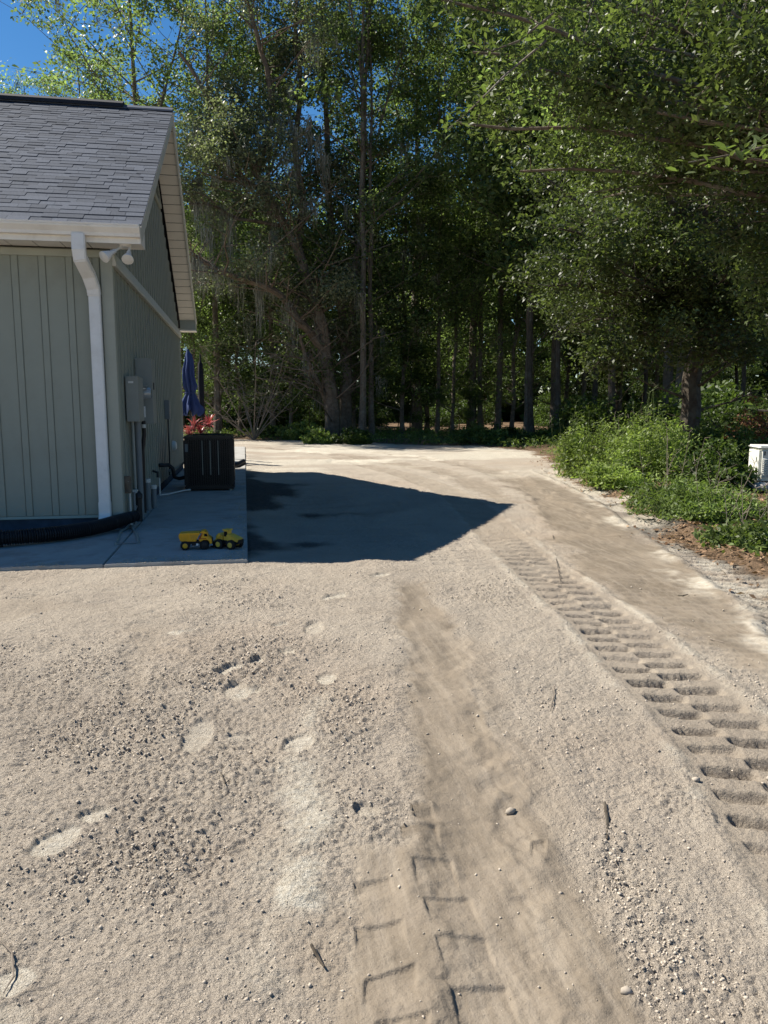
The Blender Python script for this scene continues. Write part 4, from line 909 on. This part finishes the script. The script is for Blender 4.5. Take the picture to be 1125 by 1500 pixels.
KINDS = {
 'tall': forest_tree(11, 27, .24, 17000, .30, 5.2, 40, size=.18, moss=14, sig=.5, upb=.55),
 'slim': forest_tree(12, 25, .16, 14000, .30, 4.2, 34, size=.165, moss=6, sig=.46, upb=.7),
 'broad': forest_tree(13, 23, .30, 17500, .22, 6.2, 42, size=.19, moss=26, sig=.55, upb=.4),
 'deep': forest_tree(14, 21, .17, 11000, .34, 4.2, 30, size=.30, bark='bark_dark', sig=.8),
 'deep2': forest_tree(15, 19, .12, 9000, .16, 3.6, 28, size=.28, bark='bark_dark', sig=.8),
 'low': forest_tree(17, 14, .13, 17000, .08, 3.6, 44, size=.16, sig=.6, moss=8),
 'sapling': forest_tree(16, 8, .05, 6500, .12, 1.9, 26, size=.16, mat='leaf_under', bark='bark_dark', sig=.4),
}
def plant_tree(kind, x, y, s, name, label, group=None, rz=None, moss=True, mat=None):
    tm, cm, mm = KINDS[kind]; t = thing(name, (x, y, gz(x, y) if math.hypot(x, y) < 60 else 0), label, 'tree', group, rz if rz is not None else random.random()*6.28); t.scale = (s, s, s)
    link('trunk', tm, t)
    c = link('crown', cm, t)
    if mm and moss: tag(link('spanish_moss', mm, t), kind='stuff')
    return t
def ph(px, Y): return float(PY(px, 640, Y)[0])     # x of a photograph column at a distance

# ---- the leaning mossy oak and its neighbours (limbs laid out one by one)
def lim(pts, r0, r1, Y, dY=0., seed=0):
    rg = random.Random(seed); out = []; n = len(pts)
    for i, (a, b) in enumerate(pts):
        t_ = i/(n-1); p = Vector(PY(a, b, Y+dY*t_)); p.x += rg.uniform(-.06, .06); p.y += rg.uniform(-.3, .3)*t_; out.append((p, r0+(r1-r0)*t_))
    res = []                    # subdivide
    for i in range(n-1):
        for k in range(3):
            t_ = k/3; res.append((out[i][0].lerp(out[i+1][0], t_)+Vector((rg.uniform(-.04, .04), 0, rg.uniform(-.04, .04))), out[i][1]*(1-t_)+out[i+1][1]*t_))
    res.append(out[-1]); return res
def hero(name, label, limbs, mat, leaves, size, nbr, blen, seed, base, bark='bark', moss=0, moss_len=(.6, 2.), extra=None, sig=.5, aspect=.55, filt=None, upb=.2, cav=.45, big_moss=()):
    rg = random.Random(seed); t = thing(name, base, label, 'tree'); s, tips = limb_clumps(limbs, rg, nbr, blen, start=.15, upb=upb)
    if extra: tips += extra(rg, s)
    q_ = np.array([p for p, w_ in tips]); cv = fbm(q_[:, 0]*cav+q_[:, 1]*cav*.7, q_[:, 2]*cav*1.3, 1., 3, seed); tips = [t2 for t2, c2 in zip(tips, cv) if c2 > .40]
    if filt: tips = [q for q in tips if filt(q[0])]
    s.obj('trunk', bark, t, smooth=True)
    P = leaves_at(tips, leaves, sig, seed, .85)-np.array(base); link('crown', leaf_mesh('crown', P, size, M[mat], seed, aspect), t)
    if big_moss:
        r4 = random.Random(2); pts = []
        for a, b in big_moss:
            for k in range(2): pts.append(Vector(PY(a+r4.uniform(-7, 7), b+r4.uniform(-8, 8), base[1]-.9+r4.uniform(-.5, .5)))-Vector(base))
        tag(link('spanish_moss', moss_mesh('spanish_moss', pts, seed+5, .7, 2.7, 30, .018, .13), t), kind='stuff')
    if moss: 
        pts = [Vector(p)-Vector(base) for p, w_ in rg.sample(tips, min(moss, len(tips)))]
        for l in limbs:
            for p, r in l[4:]:
                if rg.random() < .5: pts.append(p-Vector(base))
        tag(link('spanish_moss', moss_mesh('spanish_moss', pts, seed, *moss_len), t), kind='stuff')
    return t
YH = 38.5
bx_ = PY(487, 640, YH)
L1 = [
 lim([(487, 646), (486, 600), (482, 560), (476, 515)], .40, .33, YH, 0, 1),
 lim([(476, 515), (460, 492), (440, 472), (409, 431), (377, 416), (331, 402), (300, 385), (278, 368)], .24, .06, YH, -3, 2),
 lim([(478, 525), (474, 490), (466, 460), (459, 431), (438, 367), (416, 331), (395, 295), (375, 255), (345, 200), (305, 140), (262, 80)], .33, .07, YH, -1, 3),
 lim([(438, 367), (445, 300), (432, 220), (440, 130), (430, 40), (436, -30)], .20, .06, YH, 1, 4),
 lim([(395, 295), (370, 270), (330, 262), (290, 250)], .10, .03, YH, -3, 5),
 lim([(482, 600), (466, 560), (448, 520), (440, 490)], .14, .07, YH, -1, 6),
 lim([(375, 255), (400, 180), (390, 100), (370, 20), (350, -40)], .19, .05, YH, -1, 7),
 lim([(416, 331), (350, 320), (310, 300), (275, 300)], .09, .03, YH, -2, 8),
]
hero('leaning_mossy_oak', 'big live oak leaning left with grey hanging moss beyond the dirt lot', L1, 'leaf_greyoak', 60000, .14, 190, 3.2, 21, tuple(Vector((bx_[0], YH, 0))), moss=40, moss_len=(.8, 2.2), sig=.5, bark='bark_oak', big_moss=[(400, 165), (410, 185), (418, 170), (440, 190), (452, 178), (462, 205), (468, 225), (395, 290), (425, 250), (285, 378), (300, 385), (345, 405), (380, 425), (330, 300), (372, 262), (290, 255), (312, 330), (450, 300), (405, 345), (340, 330)], filt=lambda p, r=random.Random(4): p.z > 12.5 or (p.z > 4.5 and p.y > YH-.3) or (p.z > 6 and r.random() < .35) or (p.x < -2.5 and p.z > 7.5 and r.random() < .7))
b2_ = PY(507, 640, 39.5)
hero('forked_tree', 'tall forked tree just right of the leaning oak', [
 lim([(507, 642), (507, 590), (508, 540), (507, 500)], .34, .28, 39.5, 0, 31),
 lim([(507, 505), (500, 450), (492, 380), (484, 300), (478, 200), (474, 90), (470, -40)], .25, .08, 39.5, 1, 32),
 lim([(508, 520), (514, 470), (518, 400), (527, 345), (533, 250), (536, 130), (545, -40)], .2, .07, 39.5, -1, 33)], 'leaf_forest', 22000, .16, 80, 3.2, 22, (b2_[0], 39.5, 0), moss=18, sig=.55)
plant_tree('slim', ph(530, 38.2), 38.2, 1.12, 'tall_tree', 'straight grey trunk right of the forked tree', rz=1.)
plant_tree('slim', ph(545, 38.6), 38.6, .93, 'tall_tree', 'thinner pale trunk beside the straight grey trunk', rz=3.3)

# dead twiggy undershrub left of the leaning oak
def dead_bush(px, Y, hgt, seed):
    rg = random.Random(seed); x = ph(px, Y); t = thing('bare_shrub', (x, Y, 0), 'bare brown twiggy shrub below the leaning oak', 'shrub'); s = MB()
    for k in range(15):
        a = rg.random()*6.28; d = Vector((math.cos(a)*.9-.25, math.sin(a)*.5, rg.uniform(.6, 1.6))).normalized(); q = wob_path((x, Y, 0), Vector((x, Y, 0))+d*hgt*rg.uniform(.6, 1.2), 6, .12, rg); s.tube(q, [.035, .03, .024, .018, .014, .010, .006], 4, False)
        for m_ in range(14):
            e = q[rg.randint(2, 6)]; g = wob_path(e, e+Vector((rg.uniform(-1, 1), rg.uniform(-1, 1), rg.uniform(-.5, .8)))*rg.uniform(.5, 1.3), 3, .08, rg); s.tube(g, [.012, .009, .007, .005], 3, False)
            h_ = wob_path(g[1], g[1]+Vector((rg.uniform(-1, 1), rg.uniform(-1, 1), rg.uniform(-.6, .6)))*.6, 2, .05, rg); s.tube(h_, [.008, .006, .005], 3, False)
    s.obj('twigs', 'twig', t)
dead_bush(372, 37.2, 4.6, 3)

# ---- trees along the edge of the wood, each placed by hand
EDGE = [
 ('broad', 225, 43, 1.0, 'mossy tree seen between the house gable and the leaning oak'), ('tall', 140, 58, .92, 'tree top above the left part of the roof ridge'), ('slim', 60, 62, .98, 'pale tree top above the far left of the roof'),
 ('broad', 20, 60, .82, 'round tree top at the left frame edge above the roof'), ('tall', 318, 42, .86, 'dark trunk between umbrella and leaning oak'), ('slim', 400, 43, .93, 'slim tree behind the leaning oak'),
 ('broad', 610, 44, .98, 'broad tree right of the thin pale trunk'), ('tall', 690, 43.5, 1.05, 'tall tree with paired trunks at middle of the wood edge'),
 ('slim', 703, 43.2, .95, 'slim partner of the paired trunks at middle of wood edge'), ('slim', 728, 42.5, 1.12, 'mossy trunk just right of the paired trunks'),
 ('tall', 812, 41.5, .98, 'dark lone trunk near the right bend of the lot'), ('slim', 852, 43, .95, 'left one of two close dark trunks behind the bright weeds'), ('slim', 868, 44, 1.0, 'right one of two close dark trunks behind the bright weeds'),
 ('broad', 905, 47, .9, 'broad dark tree behind the rounded weed bush'), ('slim', 640, 41.5, .80, 'shorter slim tree left of the paired trunks'),
]
EDGE += [('low', 374, 55, 1.15, 'understory tree behind the gap left of the leaning oak'), ('low', 312, 49, 1.05, 'understory tree filling the gap right of the umbrella'), ('low', 335, 53, 1.15, 'understory tree further behind the bare shrub'), ('low', 268, 50, 1.1, 'understory tree just behind the house corner'), ('low', 625, 47, 1.2, 'understory tree behind the light green sapling'), ('low', 705, 48, 1.2, 'understory tree behind the paired trunks'),
 ('low', 590, 41, 1., 'leafy understory tree right of the thin pale trunk'), ('low', 662, 42, .9, 'leafy understory tree left of the paired trunks'), ('low', 748, 43, 1.05, 'understory tree between the mossy trunk and the lone dark trunk'), ('low', 425, 42, .85, 'understory tree behind the left oak limb'),
 ('low', 350, 44, .9, 'understory tree above the bare shrub'), ('low', 520, 43, 1.1, 'understory tree behind the straight grey trunk'), ('low', 285, 41, .8, 'understory tree beside the rake of the gable'), ('low', 830, 46, 1.1, 'understory tree right of the lone dark trunk'),
 ('low', 960, 44, 1.1, 'understory tree behind the tall weeds')]
for kd, px, Y, s, lb in EDGE: plant_tree(kd, ph(px, Y), Y, s, 'forest_tree', lb)
# two rows out of the direct view and the deep wood behind
rg3 = random.Random(77)
for i in range(36):
    Y = rg3.uniform(60, 88); px = rg3.uniform(150, 1150) if i % 4 else rg3.uniform(-150, 200)
    if px < 200 and Y < 60: Y += 16
    if px < 230: continue
    plant_tree(rg3.choice(('deep', 'deep', 'deep2')), ph(px, Y), Y, rg3.uniform(.62, .85)*(1.0 if Y < 66 else 1.12), 'wood_tree', 'dark thin trunk standing in the shaded wood behind the edge trees', 'thin trees inside the dark wood', moss=False)
for i in range(20):         # wood continuing to the right, behind the near oaks
    x = rg3.uniform(13, 34); Y = rg3.uniform(20, 42)
    if x < 15.5 and Y < 27: x += 5
    if x > .95*Y+4: x *= .75
    plant_tree(rg3.choice(('deep', 'deep2', 'broad')), x, Y, rg3.uniform(.8, 1.), 'wood_tree', 'dark tree in the shade behind the right hand oak', 'trees in the shade right of the lot', moss=False)
for i in range(26):
    px = rg3.uniform(250, 1120); Y = rg3.uniform(44, 60)
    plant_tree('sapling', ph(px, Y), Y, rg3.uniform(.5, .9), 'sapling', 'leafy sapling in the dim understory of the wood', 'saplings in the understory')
for px, Y, s, lb in ((600, 41, .75, 'light green sapling right of the thin pale trunk'), (452, 40.5, .5, 'low sapling against the leaning oak trunk'), (690, 41, .4, 'small sapling below the paired trunks')):
    plant_tree('sapling', ph(px, Y), Y, s, 'sapling', lb)
# far wood: mass of foliage nobody could count
rgn = np.random.default_rng(9)
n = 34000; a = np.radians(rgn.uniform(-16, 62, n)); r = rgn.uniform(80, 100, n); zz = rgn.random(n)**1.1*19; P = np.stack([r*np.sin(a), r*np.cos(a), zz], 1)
P = P[(fbm(P[:, 0]*.1, P[:, 2]*.14, 1., 3, 5) > .30)]
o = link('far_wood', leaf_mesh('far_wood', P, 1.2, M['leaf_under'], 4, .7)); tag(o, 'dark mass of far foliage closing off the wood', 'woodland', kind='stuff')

# ---- right hand oak with its trunk by the weeds, crown over the lot edge
RO = G(1012, 675); RO = np.array([11.9, 19.8, 0]); RO = np.array([float(PY(1010, 670, 20.)[0]), 20., 0.])
def rl(a, b, r0, r1, n, amp, seed):
    rg = random.Random(seed); q = wob_path(a, b, n, amp, rg); return [(p, r0+(r1-r0)*i/n) for i, p in enumerate(q)]
o0 = Vector(RO); top = o0+Vector((.15, 0, 3.6))
LR = [rl(o0+Vector((0, 0, -.3)), top, .31, .23, 6, .06, 1)]
rgx = random.Random(6)
def oak_limb(a, tgt, r0, n, amp, seed, sag=.6):
    rg = random.Random(seed); b = Vector(tgt); m = a.lerp(b, .5)+Vector((0, 0, sag)); out = []
    for i in range(n+1):
        t_ = i/n; p = a.lerp(m, t_).lerp(m.lerp(b, t_), t_)+Vector((rg.uniform(-1, 1), rg.uniform(-1, 1), rg.uniform(-1, 1)))*amp*(t_ > 0); out.append((p, r0*(1-t_)+.015*t_))
    return out
for k, (a_, b_, Yo, r0) in enumerate([(800, 420, -1.5, .13), (862, 540, -1., .08), (795, 250, .5, .15), (815, 330, -2.5, .12), (850, 140, 1.5, .16), (900, 40, -1., .17), (965, -30, 1., .19), (1040, 90, -2.5, .15), (1100, -20, .5, .17), (1140, 230, -1.5, .13), (1110, 470, -2., .08), (930, 560, -2.2, .06), (905, 400, -2.8, .09), (990, 290, -3., .12), (1060, 400, -3.2, .09), (1160, 380, 1., .11), (950, 180, -3., .13), (880, 450, 1.5, .09), (1010, 520, -2.4, .05), (1070, 540, -1.6, .05), (835, 480, .8, .08)]):
    LR.append(oak_limb(top+Vector((0, 0, rgx.uniform(-.8, .4) if b_ > 350 else rgx.uniform(-.1, .6))), PY(a_, b_, 20+Yo), r0, 8, .10, 10+k))
hero('live_oak', 'live oak with rough grey trunk rising behind the roadside weeds', LR, 'leaf_oak', 72000, .112, 330, 1.9, 23, tuple(RO), bark='bark_dark', moss=0, sig=.31, aspect=.5, cav=.75, filt=lambda p: p.z > 2.1)

# ---- near overhanging oak, trunk outside the frame at right
NO = Vector((9.6, 8.2, 0)); LN = [rl(NO+Vector((0, 0, -.3)), NO+Vector((-.2, .2, 3.8)), .38, .30, 6, .04, 40)]
nt_ = NO+Vector((-.2, .2, 3.8))
for k, (a_, b_, Yo, r0) in enumerate([(665, 175, 10., .10), (700, 70, 10.5, .11), (650, -10, 9.5, .12), (770, 240, 11., .10), (790, 110, 9., .12), (840, -20, 10., .13), (900, 190, 11.5, .12), (950, 70, 9.5, .12), (1000, -30, 9., .13), (1060, 130, 10.5, .11), (1010, 250, 9.5, .09), (1125, 60, 9., .11), (880, 290, 12., .09), (1110, 290, 10.5, .08), (860, 100, 12.5, .12), (740, 10, 12., .12), (1180, 180, 9., .11), (960, 170, 8.5, .10), (1100, 420, 10.5, .06), (1150, 500, 10., .05)]):
    LN.append(oak_limb(nt_+Vector((0, 0, rgx.uniform(-.6, .5))), PY(a_, b_, Yo), r0*.5, 9, .09, 60+k, .4))
hero('overhanging_oak', 'near live oak overhanging the upper right with dense small glossy leaves', LN, 'leaf_oak', 76000, .085, 360, 1.2, 24, tuple(NO), bark='bark', moss=0, sig=.23, aspect=.46, cav=1.5)
noak = [o for o in bpy.data.objects if o.name == 'overhanging_oak'][0]
# leaves large enough to pick apart: sprays at the tips nearest the camera, each leaf its own object
def six_leaf(L_, W_): 
    return MB().add([(0, 0, 0), (W_*.45, L_*.32, .12*W_), (W_*.42, L_*.7, .12*W_), (0, L_, -.06*L_), (-W_*.42, L_*.7, .12*W_), (-W_*.45, L_*.32, .12*W_)], [(0, 1, 2, 3), (0, 3, 4, 5)])
leafm = [six_leaf(.085, .036).mesh('leaf', M['leaf_oak']), six_leaf(.10, .040).mesh('leaf', M['leaf_weed']), six_leaf(.07, .032).mesh('leaf', M['leaf_oak'])]
rgl = random.Random(31)
def spray(pts, n, par, tw='twig'):
    s = MB(); s.tube(pts, [.014, .011, .008, .004][:len(pts)] if len(pts) <= 4 else .007, 5, False); s.obj(tw, 'bark', par)
    per = n//(len(pts)-1)
    for i in range(len(pts)-1):
        for k in range(per):
            t_ = rgl.random(); p = Vector(pts[i]).lerp(Vector(pts[i+1]), t_)+Vector((rgl.gauss(0, .07), rgl.gauss(0, .09), rgl.gauss(0, .045)))
            o = link('leaf', rgl.choice(leafm), par, p-origin(par)); ax = Vector(pts[i+1])-Vector(pts[i]); o.rotation_euler = (rgl.gauss(.1, .5), rgl.gauss(0, .5), math.atan2(-ax.x, ax.y)+rgl.gauss(0, .8))
spray([PY(1190, 200, 5.6), PY(1120, 215, 5.3), PY(1065, 228, 5.2), PY(1008, 238, 5.1)], 75, noak)
spray([PY(1210, 255, 5.6), PY(1140, 238, 5.5), PY(1095, 232, 5.4)], 24, noak)
spray([PY(800, 60, 8.2), PY(740, 110, 8.1), PY(690, 160, 8.1), PY(655, 190, 8.0)], 84, noak)
spray([PY(810, 20, 8.2), PY(760, 60, 8.3), PY(720, 75, 8.2), PY(690, 60, 8.2)], 60, noak)
spray([PY(1180, 605, 6.6), PY(1140, 603, 6.5), PY(1110, 601, 6.5)], 14, noak)

# ------------------------------------------------------------------ WEEDS AND BUSHES
def weed(px, py, h_, wd, n_st, leaves, size, mat, label, seed, aspect=.35, Yoff=0, name='weed_bush', group=None, cat='bush'):
    rg = random.Random(seed); g = G(px, py); x, y = float(g[0]), float(g[1])+Yoff; z = gz(x, y); t = thing(name, (x, y, z), label, cat, group); s = MB(); tips = []
    for k in range(n_st):
        a = rg.random()*6.28; R_ = wd*math.sqrt(rg.random()); bxp = Vector((x+math.cos(a)*R_*.7, y+math.sin(a)*R_*.6, z-.03)); hh = h_*rg.uniform(.35, 1.)*(1.15-.7*(R_/wd)**1.5)
        q = wob_path(bxp, bxp+Vector((math.cos(a)*R_*.45+rg.uniform(-.08, .08), math.sin(a)*R_*.4, hh)), 5, .02, rg); s.tube(q, [.008, .007, .006, .005, .004, .003], 4, False)
        tips += [(p, w_) for p, w_ in zip(q[1:], (.5, .9, 1., 1., .8))]
        for m_ in range(4):
            e = q[rg.randint(1, 4)]; a2 = rg.random()*6.28; g2 = [e, e+Vector((math.cos(a2)*.2, math.sin(a2)*.2, .10))*rg.uniform(.6, 1.3)]; s.tube(g2, [.004, .002], 3, False); tips.append((g2[1], .8))
    s.obj('stems', 'stem', t); P = leaves_at(tips, leaves, .10*max(1, h_), seed, .8)-np.array((x, y, z)); P[:, 2] = np.maximum(P[:, 2], .02)
    link('leaves', leaf_mesh('leaves', P, size, M[mat], seed, aspect, .2, 'quad'), t); return t
weed(868, 699, 1.65, .72, 70, 9000, .085, 'leaf_bright', 'upright bright green weed clump at the left end of the roadside growth', 1)
weed(895, 716, .65, .6, 40, 4500, .085, 'leaf_bright', 'low bright weeds between the upright clump and the rounded bush', 2)
weed(948, 706, 1.6, .85, 100, 11000, .085, 'leaf_bright', 'large rounded bright green weed bush left of the oak trunk', 3)
weed(985, 742, .50, .65, 50, 4500, .08, 'leaf_weed', 'ferny weeds in front of the oak trunk', 4, .3)
weed(1035, 758, .60, .65, 50, 5500, .075, 'leaf_weed', 'ferny green weeds left of the white cabinet', 5, .3)
weed(985, 760, .30, .5, 30, 1500, .07, 'leaf_weed', 'short weeds on the verge below the ferny clump', 6, .35)
weed(1105, 800, .34, .5, 40, 3000, .07, 'leaf_weed', 'dark green weeds in front of the white cabinet', 7, .5)
weed(1175, 760, .45, .6, 50, 5000, .07, 'leaf_weed', 'weeds at the right frame edge below the cabinet', 8, .5)
weed(1050, 715, .9, .6, 50, 6000, .09, 'leaf_under', 'dark leafy shrub left of the white cabinet', 9, .55)
weed(1105, 678, 1.6, .9, 50, 4500, .09, 'leaf_dead', 'rust brown dying shrub behind the white cabinet', 10, .6)
weed(1060, 690, 1.5, 1.1, 60, 7000, .10, 'leaf_under', 'dark shrub right of the oak trunk', 11, .5)
weed(1105, 672, 2.0, 1.5, 60, 8000, .12, 'leaf_under', 'taller dark shrub in the shade behind the rust shrub', 12, .5)
weed(440, 645, .95, .9, 40, 3500, .13, 'leaf_weed', 'leafy bush at the left foot of the leaning oak', 13, .6)
weed(465, 650, .7, .6, 30, 2000, .12, 'leaf_weed', 'small light bush touching the leaning oak trunk', 14, .6)
weed(515, 650, .7, .8, 30, 2600, .12, 'leaf_under', 'low dark bush at the foot of the straight trunks', 15, .6)
weed(700, 651, .85, 1.0, 40, 3500, .12, 'leaf_weed', 'low leafy bush below the paired trunks', 16, .6)
weed(735, 648, .7, .9, 30, 2500, .12, 'leaf_under', 'low bush right of the paired trunks', 17, .6)
weed(400, 642, .6, 1.0, 30, 2200, .12, 'leaf_under', 'low bush at the lot edge beyond the air conditioner', 18, .6)
weed(785, 650, .6, 1.1, 30, 2500, .12, 'leaf_under', 'low growth at the foot of the dark lone trunk', 19, .6)
def stalks(px, py, n, h_, seed, lb, mat='twig', spread=.5):
    rg = random.Random(seed); g = G(px, py); x, y = float(g[0]), float(g[1]); t = thing('dry_weed', (x, y, gz(x, y)), lb, 'weed')
    for k in range(n):
        a = rg.random()*6.28; r_ = spread*rg.random(); bp = Vector((x+math.cos(a)*r_, y+math.sin(a)*r_, 0)); bp.z = gz(bp.x, bp.y)-.02; hh = h_*rg.uniform(.5, 1.1)
        q = wob_path(bp, bp+Vector((rg.uniform(-.25, .25), rg.uniform(-.25, .25), hh)), 4, .025, rg); s = MB(); s.tube(q, [.006, .005, .004, .003, .002], 4, False)
        for m_ in range(5): e = q[rg.randint(2, 4)]; s.tube([e, e+Vector((rg.uniform(-.15, .15), rg.uniform(-.15, .15), rg.uniform(.02, .14)))], [.003, .0015], 3, False)
        s.obj('stalk', mat, t)
stalks(905, 700, 9, 1.3, 1, 'dry brown stalks standing between the two tall weed clumps'); stalks(975, 722, 8, 1.2, 2, 'dry stalks in front of the oak trunk'); stalks(1060, 765, 8, .9, 3, 'thin dry stalks left of the white cabinet')
stalks(838, 694, 7, 1.7, 4, 'tall green stalks at the left end of the weeds', 'stem', .4); stalks(945, 700, 9, 2.0, 5, 'tall green stalks topping the rounded weed bush', 'stem', .4); stalks(1090, 790, 8, .6, 6, 'short dry stalks at the verge near the right edge')
# understory thickets closing the view inside the wood
def thicket(x, y, h_, wd, n, seed, lb, grp, mat='leaf_under', size=.2):
    rg = np.random.default_rng(seed); v = rg.normal(size=(n, 3)); v /= np.linalg.norm(v, axis=1)[:, None]; v *= rg.random((n, 1))**.5; v *= np.array([wd, wd*.7, h_]); v[:, 2] = np.abs(v[:, 2])
    k = fbm(v[:, 0]*1.+seed, v[:, 2]*1.2, 1.3, 3, seed) > .42; v = v[k]
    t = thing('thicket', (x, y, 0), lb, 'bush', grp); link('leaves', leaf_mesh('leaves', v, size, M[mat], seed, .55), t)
    s = MB(); r2 = random.Random(seed)
    for q in range(10): s.tube(wob_path((x, y, 0), (x+r2.uniform(-wd, wd)*.7, y+r2.uniform(-wd, wd)*.4, h_*r2.uniform(.5, .9)), 3, .1, r2), [.03, .02, .015, .008], 4, False)
    s.obj('stems', 'bark_dark', t); return t
th = [thicket(0, 0, 2.6, 2.6, 5000, 51+i, 'dim leafy thicket inside the wood', 'thickets inside the wood') for i in range(2)]
for i in range(70):
    px = rg3.uniform(225, 1125); Y = rg3.uniform(50, 84); x = ph(px, Y)
    c = th[i] if i < 2 else copy_tree(th[i % 2]); c.location = (x, Y, 0); c.rotation_euler = (0, 0, rg3.random()*6.28); s = rg3.uniform(.45, 1.15); c.scale = (s, s, s)
for i in range(14):
    x = rg3.uniform(12.5, 24); Y = rg3.uniform(13, 34)
    if x > Y*.85+2: continue
    if abs(x-10) < 1.6 and abs(Y-13.6) < 1.6: continue
    c = copy_tree(th[i % 2]); c.location = (x+1, Y, 0); c.rotation_euler = (0, 0, rg3.random()*6.28); s = rg3.uniform(.5, .9); c.scale = (s, s, s*1.1); c['label'] = 'shaded thicket among trunks behind the right hand oak'; c['group'] = 'thickets behind the right hand oak'

# ground cover strips: grass and low leaves outside the lot, and fallen leaves on the verge
def cover(n, seed, fx, size, mat, nm, lb, cat, aspect, h=.25, up=.1):
    rg = np.random.default_rng(seed); x, y = fx(rg, n); sd = poly_sdf(x, y, LOT)+(fbm(x, y, 1.3, 3, 5)-.5)*1.1; k = (sd > .25) & (fbm(x, y, .7, 3, seed) > .42); x, y = x[k], y[k]
    P = np.stack([x, y, ground_z(x, y)+rg.random(len(x))**1.6*h], 1); o = link(nm, leaf_mesh(nm, P, size, M[mat], seed, aspect, up)); tag(o, lb, cat, kind='stuff')
def strip_back(rg, n):
    t_ = rg.random(n); x = -14+t_*34; return x, 28+rg.random(n)**1.1*18
def strip_right(rg, n): return 4.5+rg.random(n)*9, 5+rg.random(n)*22
cover(42000, 61, strip_back, .17, 'leaf_weed', 'ground_cover', 'low green growth along the far edge of the lot', 'ground cover', .3, .34)
cover(22000, 62, strip_right, .075, 'leaf_weed', 'verge_plants', 'low green plants on the right hand verge', 'ground cover', .45, .14)
def fallen():
    rg = np.random.default_rng(63); x, y = 4.2+rg.random(30000)*7, 3.5+rg.random(30000)*20; sd = poly_sdf(x, y, LOT)+(fbm(x, y, 1.3, 3, 5)-.5)*1.1; k = (sd > -.6) & (rg.random(len(x)) < np.where(sd > -.15, .9, .10)); x, y = x[k], y[k]
    P = np.stack([x, y, ground_z(x, y)+.012+rg.random(len(x))*.02], 1); o = link('fallen_leaves', leaf_mesh('fallen_leaves', P, .06, M['litter'], 5, .5, 1.6)); tag(o, 'brown fallen leaves and bits along the verge', 'fallen leaves', kind='stuff')
fallen()

# ------------------------------------------------------------------ STICKS AND BITS ON THE SAND
def stick(pxs, r, label, z=.012, mat='bark_dark', nm='twig_or_crack', cat='twig'):
    pts = [Vector(G(*p)) for p in pxs]; pts = [Vector((p.x, p.y, gz(p.x, p.y)+z)) for p in pts]; o = MB().tube(pts, [r]*(len(pts)-1)+[r*.5], 6).obj(nm, mat); tag(o, label, cat); return o
stick([(886, 1172), (890, 1200), (889, 1232)], .007, 'short thick twig half buried right of the middle wheel lane', .006)
stick([(456, 1388), (466, 1403), (475, 1418)], .005, 'dark twig at the lower end of the pale sand streak')
stick([(810, 785), (815, 820), (822, 855)], .0035, 'long thin crack along the compacted lane, added as a dark tube', .006)  # crack in the sand, added as a thin dark tube on top
stick([(2, 1385), (18, 1400), (20, 1430), (5, 1455)], .003, 'curled dry stem at the left frame edge', .01, 'twig')
stick([(324, 1138), (330, 1155), (338, 1150)], .003, 'tiny forked twig near the middle left of the sand')
stick([(994, 868), (1000, 871), (1008, 868)], .006, 'small bent twig on the brown compacted sand at right', .008)
stick([(1040, 938), (1060, 945)], .005, 'short straw bit right of the big tread marks', .008, 'twig')
stick([(812, 1010), (810, 1030), (806, 1050)], .003, 'thin upright straw between the wheel lane and treads', .01, 'twig')
for i, (px, py, r, lb) in enumerate([(748, 1183, .022, 'pale stone crumb in the middle wheel lane'), (918, 1450, .018, 'grey pebble near the bottom right lane edge'), (540, 1424, .006, 'tiny white pebble inside a tread print'), (1128, 1138, .02, 'lump beside the big tread marks'), (1020, 1140, .018, 'small pale lump left of big tread marks')]):
    g = G(px, py); v, f = ico(); rgp = np.random.default_rng(i); V = v*(1+(rgp.random((12, 1))-.5)*.5)*r*np.array([1.1, .8, .6]); z = gz(g[0], g[1])+r*.3
    o = link('pebble', fast_mesh('pebble', V, [f], bpy.data.materials['loose sand clod'], True), None, (g[0], g[1], z)); tag(o, lb, 'pebble')
